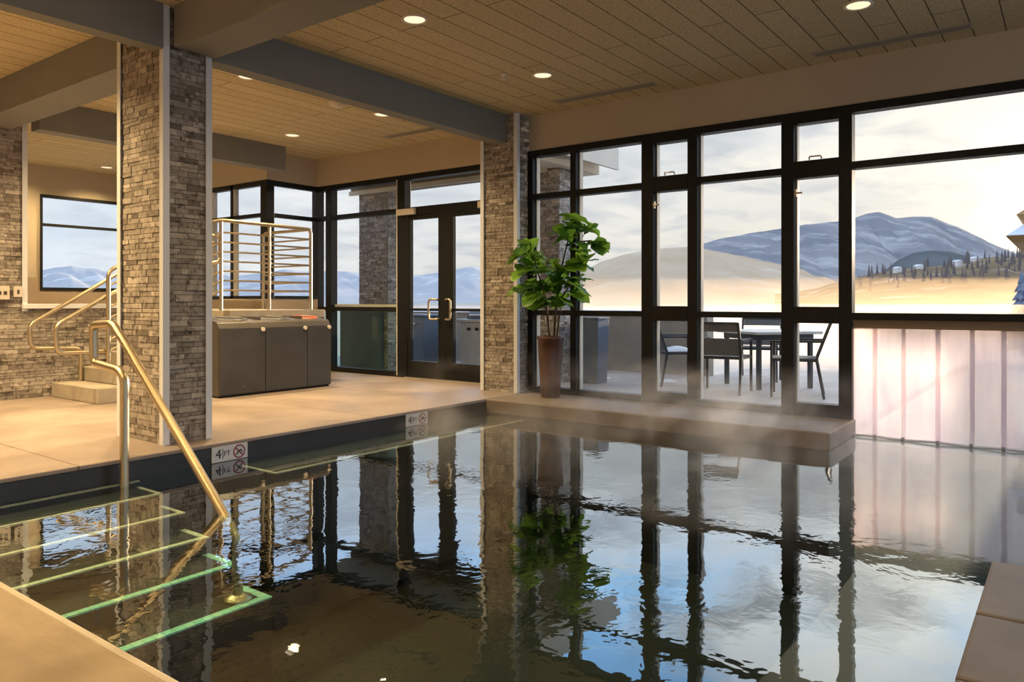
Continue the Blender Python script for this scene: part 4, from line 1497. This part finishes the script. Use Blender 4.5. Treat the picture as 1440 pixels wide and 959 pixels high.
for (px, t, w, lab) in ((1262, 0.90, 3.5, 'tiny pale house on the slope below the teal knoll'), (1292, 0.93, 4.5, 'bright tiny house right of the first on the slope'),
                        (1346, 0.95, 4.5, 'tiny snowy roofed house high on the slope among conifers'), (1370, 0.95, 3.5, 'tiny house farthest right on the conifer slope')):
    d = 190 + 330 * t
    zc = EYE + (424 - interp(SL, px)) / 1060 * 520
    z = GZ + (zc - GZ) * t
    h = thing('house', lab, 'house', fan(px, d - 6, z + 0.6), YAW, 'houses on the slope')
    obj('house_wall', B((-w / 2, w / 2, -2, 2, -2.0, 1.2)), 'house', h, 0, True)
    q = MB()
    a = [(-w / 2 - 0.3, -2.4, 1.201), (-w / 2 - 0.3, 2.4, 1.201), (-w / 2 - 0.3, 0, 2.3)]
    b = [(w / 2 + 0.3, y, zz) for (_, y, zz) in a]
    q.face(a)
    q.face(list(reversed(b)))
    for i in range(3):
        q.face([a[i], b[i], b[(i + 1) % 3], a[(i + 1) % 3]])
    obj('house_roof', q, 'house_roof', h, 0, True)

# ------------------------------------------------------------------ steam
STEAM = True
if STEAM:
    M['steam'] = steam_mat('pool_steam', 1.25, 0.48, 0.78, -0.14, 0.5, 1.5)
    tag(obj('pool_steam', B((4.7, 6.42, 0.3, 4.84, -0.135, 0.5), (6.421, 6.83, 0.3, 4.1, -0.135, 0.5)), 'steam'), 'thin steam drifting over the pool surface', 'steam', None, 'stuff')
    m, t = new_mat('terrace_mist')
    out = N(t, 'ShaderNodeOutputMaterial')
    v = N(t, 'ShaderNodeVolumeScatter', i_Density=0.12)
    v.inputs['Color'].default_value = (1, 0.66, 0.34, 1)  # white steam: the sun's golden tint is put into the scatter colour
    v.inputs['Anisotropy'].default_value = 0.6
    L(t, v.outputs[0], out.inputs['Volume'])
    M['mist'] = m
    tag(obj('terrace_mist', B((11.4, 16.0, -0.5, 4.9, -0.05, 0.95)), 'mist'), 'golden steam hanging over the outdoor pool and terrace', 'steam', None, 'stuff')

    M['valley'] = steam_mat('valley_mist', 0.020, 0.36, 0.80, -3.5, 6.2, 0.045, (1, 0.68, 0.34), 0.5)
    q = MB()
    c = [fan(px, d, 0) for px, d in ((700, 60), (1560, 60), (1560, 185), (700, 185))]
    q.hexa([(p[0], p[1], GZ + 0.2) for p in c] + [(p[0], p[1], z) for p, z in zip(c, (3.0, 3.0, 6.2, 6.2))])
    tag(obj('valley_mist', q, 'valley'), 'golden morning mist lying over the valley floor below the mountain', 'mist', None, 'stuff')

# ------------------------------------------------------------------ sky
SUN = Vector((RX * 830 + FX * 1060, RY * 830 + FY * 1060, 135)).normalized()
W = bpy.data.worlds.new('winter_sky')
S.world = W
W.use_nodes = True
t = W.node_tree
t.nodes.clear()
wo = N(t, 'ShaderNodeOutputWorld')
bg = N(t, 'ShaderNodeBackground')
L(t, bg.outputs[0], wo.inputs[0])
tc = N(t, 'ShaderNodeTexCoord')
nv = N(t, 'ShaderNodeVectorMath', operation='NORMALIZE')
L(t, tc.outputs['Generated'], nv.inputs[0])
sx = N(t, 'ShaderNodeSeparateXYZ')
L(t, nv.outputs[0], sx.inputs[0])
elev = sx.outputs['Z']
dt = N(t, 'ShaderNodeVectorMath', operation='DOT_PRODUCT')
L(t, nv.outputs[0], dt.inputs[0])
dt.inputs[1].default_value = SUN
sd_ = dt.outputs['Value']
er = N(t, 'ShaderNodeMapRange', i_1=0.0, i_2=0.6)
L(t, elev, er.inputs[0])
warm = ramp(t, [(0.0, (0.80, 0.73, 0.63)), (0.2, (0.75, 0.73, 0.71)), (0.37, (0.70, 0.72, 0.75)), (0.45, (1.15, 1.22, 1.35)), (0.51, (1.25, 1.55, 1.95)), (0.60, (0.85, 1.75, 2.9)), (0.80, (0.6, 1.4, 2.6)), (1.0, (0.30, 0.48, 0.75))])
cool = ramp(t, [(0.0, (0.66, 0.74, 0.86)), (0.2, (0.66, 0.75, 0.90)), (0.32, (0.68, 0.77, 0.92)), (0.40, (0.95, 1.15, 1.5)), (0.48, (0.95, 1.35, 2.1)), (0.60, (0.8, 1.4, 2.7)), (0.80, (0.6, 1.2, 2.4)), (1.0, (0.30, 0.45, 0.75))])
L(t, er.outputs[0], warm.inputs[0])
L(t, er.outputs[0], cool.inputs[0])
side = N(t, 'ShaderNodeMapRange', i_1=0.25, i_2=0.92)
L(t, sd_, side.inputs[0])
base = mixc(t, side.outputs[0], cool.outputs[0], warm.outputs[0])
# clouds: noise on a flattened dome so they stretch near the horizon
ed = math_n(t, 'ADD', elev, 0.16)
dv = N(t, 'ShaderNodeVectorMath', operation='DIVIDE')
cb = N(t, 'ShaderNodeCombineXYZ')
for i in range(3):
    L(t, ed, cb.inputs[i])
L(t, nv.outputs[0], dv.inputs[0])
L(t, cb.outputs[0], dv.inputs[1])
cz = N(t, 'ShaderNodeTexNoise', i_Scale=1.15, i_Detail=7.0, i_Roughness=0.58, i_Distortion=0.35)
L(t, dv.outputs[0], cz.inputs['Vector'])
cm = ramp(t, [(0.45, (0, 0, 0)), (0.64, (1, 1, 1))])
L(t, cz.outputs[0], cm.inputs[0])
hi = N(t, 'ShaderNodeMapRange', i_1=0.225, i_2=0.34, i_3=1.0, i_4=2.7)
L(t, elev, hi.inputs[0])
cloud0 = mixc(t, side.outputs[0], (0.80, 0.86, 0.95), (0.95, 0.88, 0.80))
hc = N(t, 'ShaderNodeCombineXYZ')
for i in range(3):
    L(t, hi.outputs[0], hc.inputs[i])
cloudc = mixc(t, 1.0, cloud0, hc.outputs[0], 'MULTIPLY')
c1 = mixc(t, math_n(t, 'MULTIPLY', cm.outputs[0], 0.8), base, cloudc)
# darker grey-blue streaks
cz2 = N(t, 'ShaderNodeTexNoise', i_Scale=3.2, i_Detail=6.0, i_Distortion=0.5)
mp2 = N(t, 'ShaderNodeMapping')
mp2.inputs['Location'].default_value = (3.1, 1.7, 0.4)
mp2.inputs['Scale'].default_value = (1, 1, 2.0)
L(t, dv.outputs[0], mp2.inputs[0])
L(t, mp2.outputs[0], cz2.inputs['Vector'])
cm2 = ramp(t, [(0.47, (0, 0, 0)), (0.68, (1, 1, 1))])
L(t, cz2.outputs[0], cm2.inputs[0])
streak = N(t, 'ShaderNodeMapRange', i_1=0.0, i_2=1.0, i_3=0.2, i_4=0.8)
L(t, side.outputs[0], streak.inputs[0])
c2 = mixc(t, math_n(t, 'MULTIPLY', cm2.outputs[0], streak.outputs[0]), c1, (0.47, 0.51, 0.58))
sdc = math_n(t, 'MAXIMUM', sd_, 0.0)
g1 = math_n(t, 'POWER', sdc, 16.0)
g2 = math_n(t, 'POWER', sdc, 260.0)
g3 = mixc(t, 1.0, c2, mixc(t, g1, (0, 0, 0), (0.24, 0.185, 0.11)), 'ADD')
g4 = mixc(t, 1.0, g3, mixc(t, g2, (0, 0, 0), (1.6, 1.2, 0.7)), 'ADD')
L(t, g4, bg.inputs[0])
bg.inputs[1].default_value = 1.0


# ------------------------------------------------------------------ lights
def lamp(name, kind, loc, energy, color, **kw):
    l = bpy.data.lights.new(name, kind)
    l.energy = energy
    l.color = color
    for k, v in kw.items():
        setattr(l, k, v)
    o = bpy.data.objects.new(name, l)
    o.location = loc
    COL.objects.link(o)
    return o


sun = lamp('sun', 'SUN', (30, 0, 20), 6.0, (1.0, 0.76, 0.56), angle=math.radians(1.0))
sun.rotation_euler = SUN.to_track_quat('Z', 'Y').to_euler()
WARM = (1.0, 0.70, 0.34)
for ((x, y), lab) in spots:
    lamp('downlight_lamp', 'SPOT', (x, y, CEIL - 0.03), 55 if y < 5 else 230, WARM, spot_size=math.radians(136), spot_blend=1.0, shadow_soft_size=0.06)
# the same fittings continue over the parts of the room outside the picture
for (x, y, e) in ((2.3, 3.87, 45), (0.6, 3.87, 100), (2.3, 1.2, 60), (0.6, 1.2, 100), (4.0, 1.2, 60), (1.85, 6.1, 300), (0.6, 6.1, 300), (4.0, 7.75, 240), (1.85, 7.75, 260), (0.6, 7.75, 300), (-1.2, 3.87, 110), (-1.2, 6.1, 220), (3.9, 10.3, 140), (4.6, 11.9, 100)):
    lamp('downlight_lamp', 'SPOT', (x, y, CEIL - 0.03), e, WARM, spot_size=math.radians(136), spot_blend=1.0, shadow_soft_size=0.06)

# ------------------------------------------------------------------ camera
cd = bpy.data.cameras.new('camera')
cd.sensor_width = 36.0
cd.lens = 36.0 * 1060.0 / 1440.0
cd.shift_y = -55.5 / 1440.0
cd.clip_start = 0.05
cd.clip_end = 30000
co = bpy.data.objects.new('camera', cd)
co.location = (0, 0, EYE)
co.rotation_euler = (PI / 2, 0, math.atan2(FY, FX) - PI / 2)
COL.objects.link(co)
S.camera = co

S.view_settings.view_transform = 'Standard'
S.view_settings.look = 'None'
S.view_settings.exposure = 0.16
S.view_settings.gamma = 1.0
S.view_settings.use_curve_mapping = False
cy = S.cycles
cy.use_denoising = True
cy.max_bounces = 8
cy.diffuse_bounces = 4
cy.glossy_bounces = 4
cy.transparent_max_bounces = 24
cy.volume_bounces = 1
cy.sample_clamp_indirect = 6.0
cy.caustics_reflective = False
cy.caustics_refractive = False
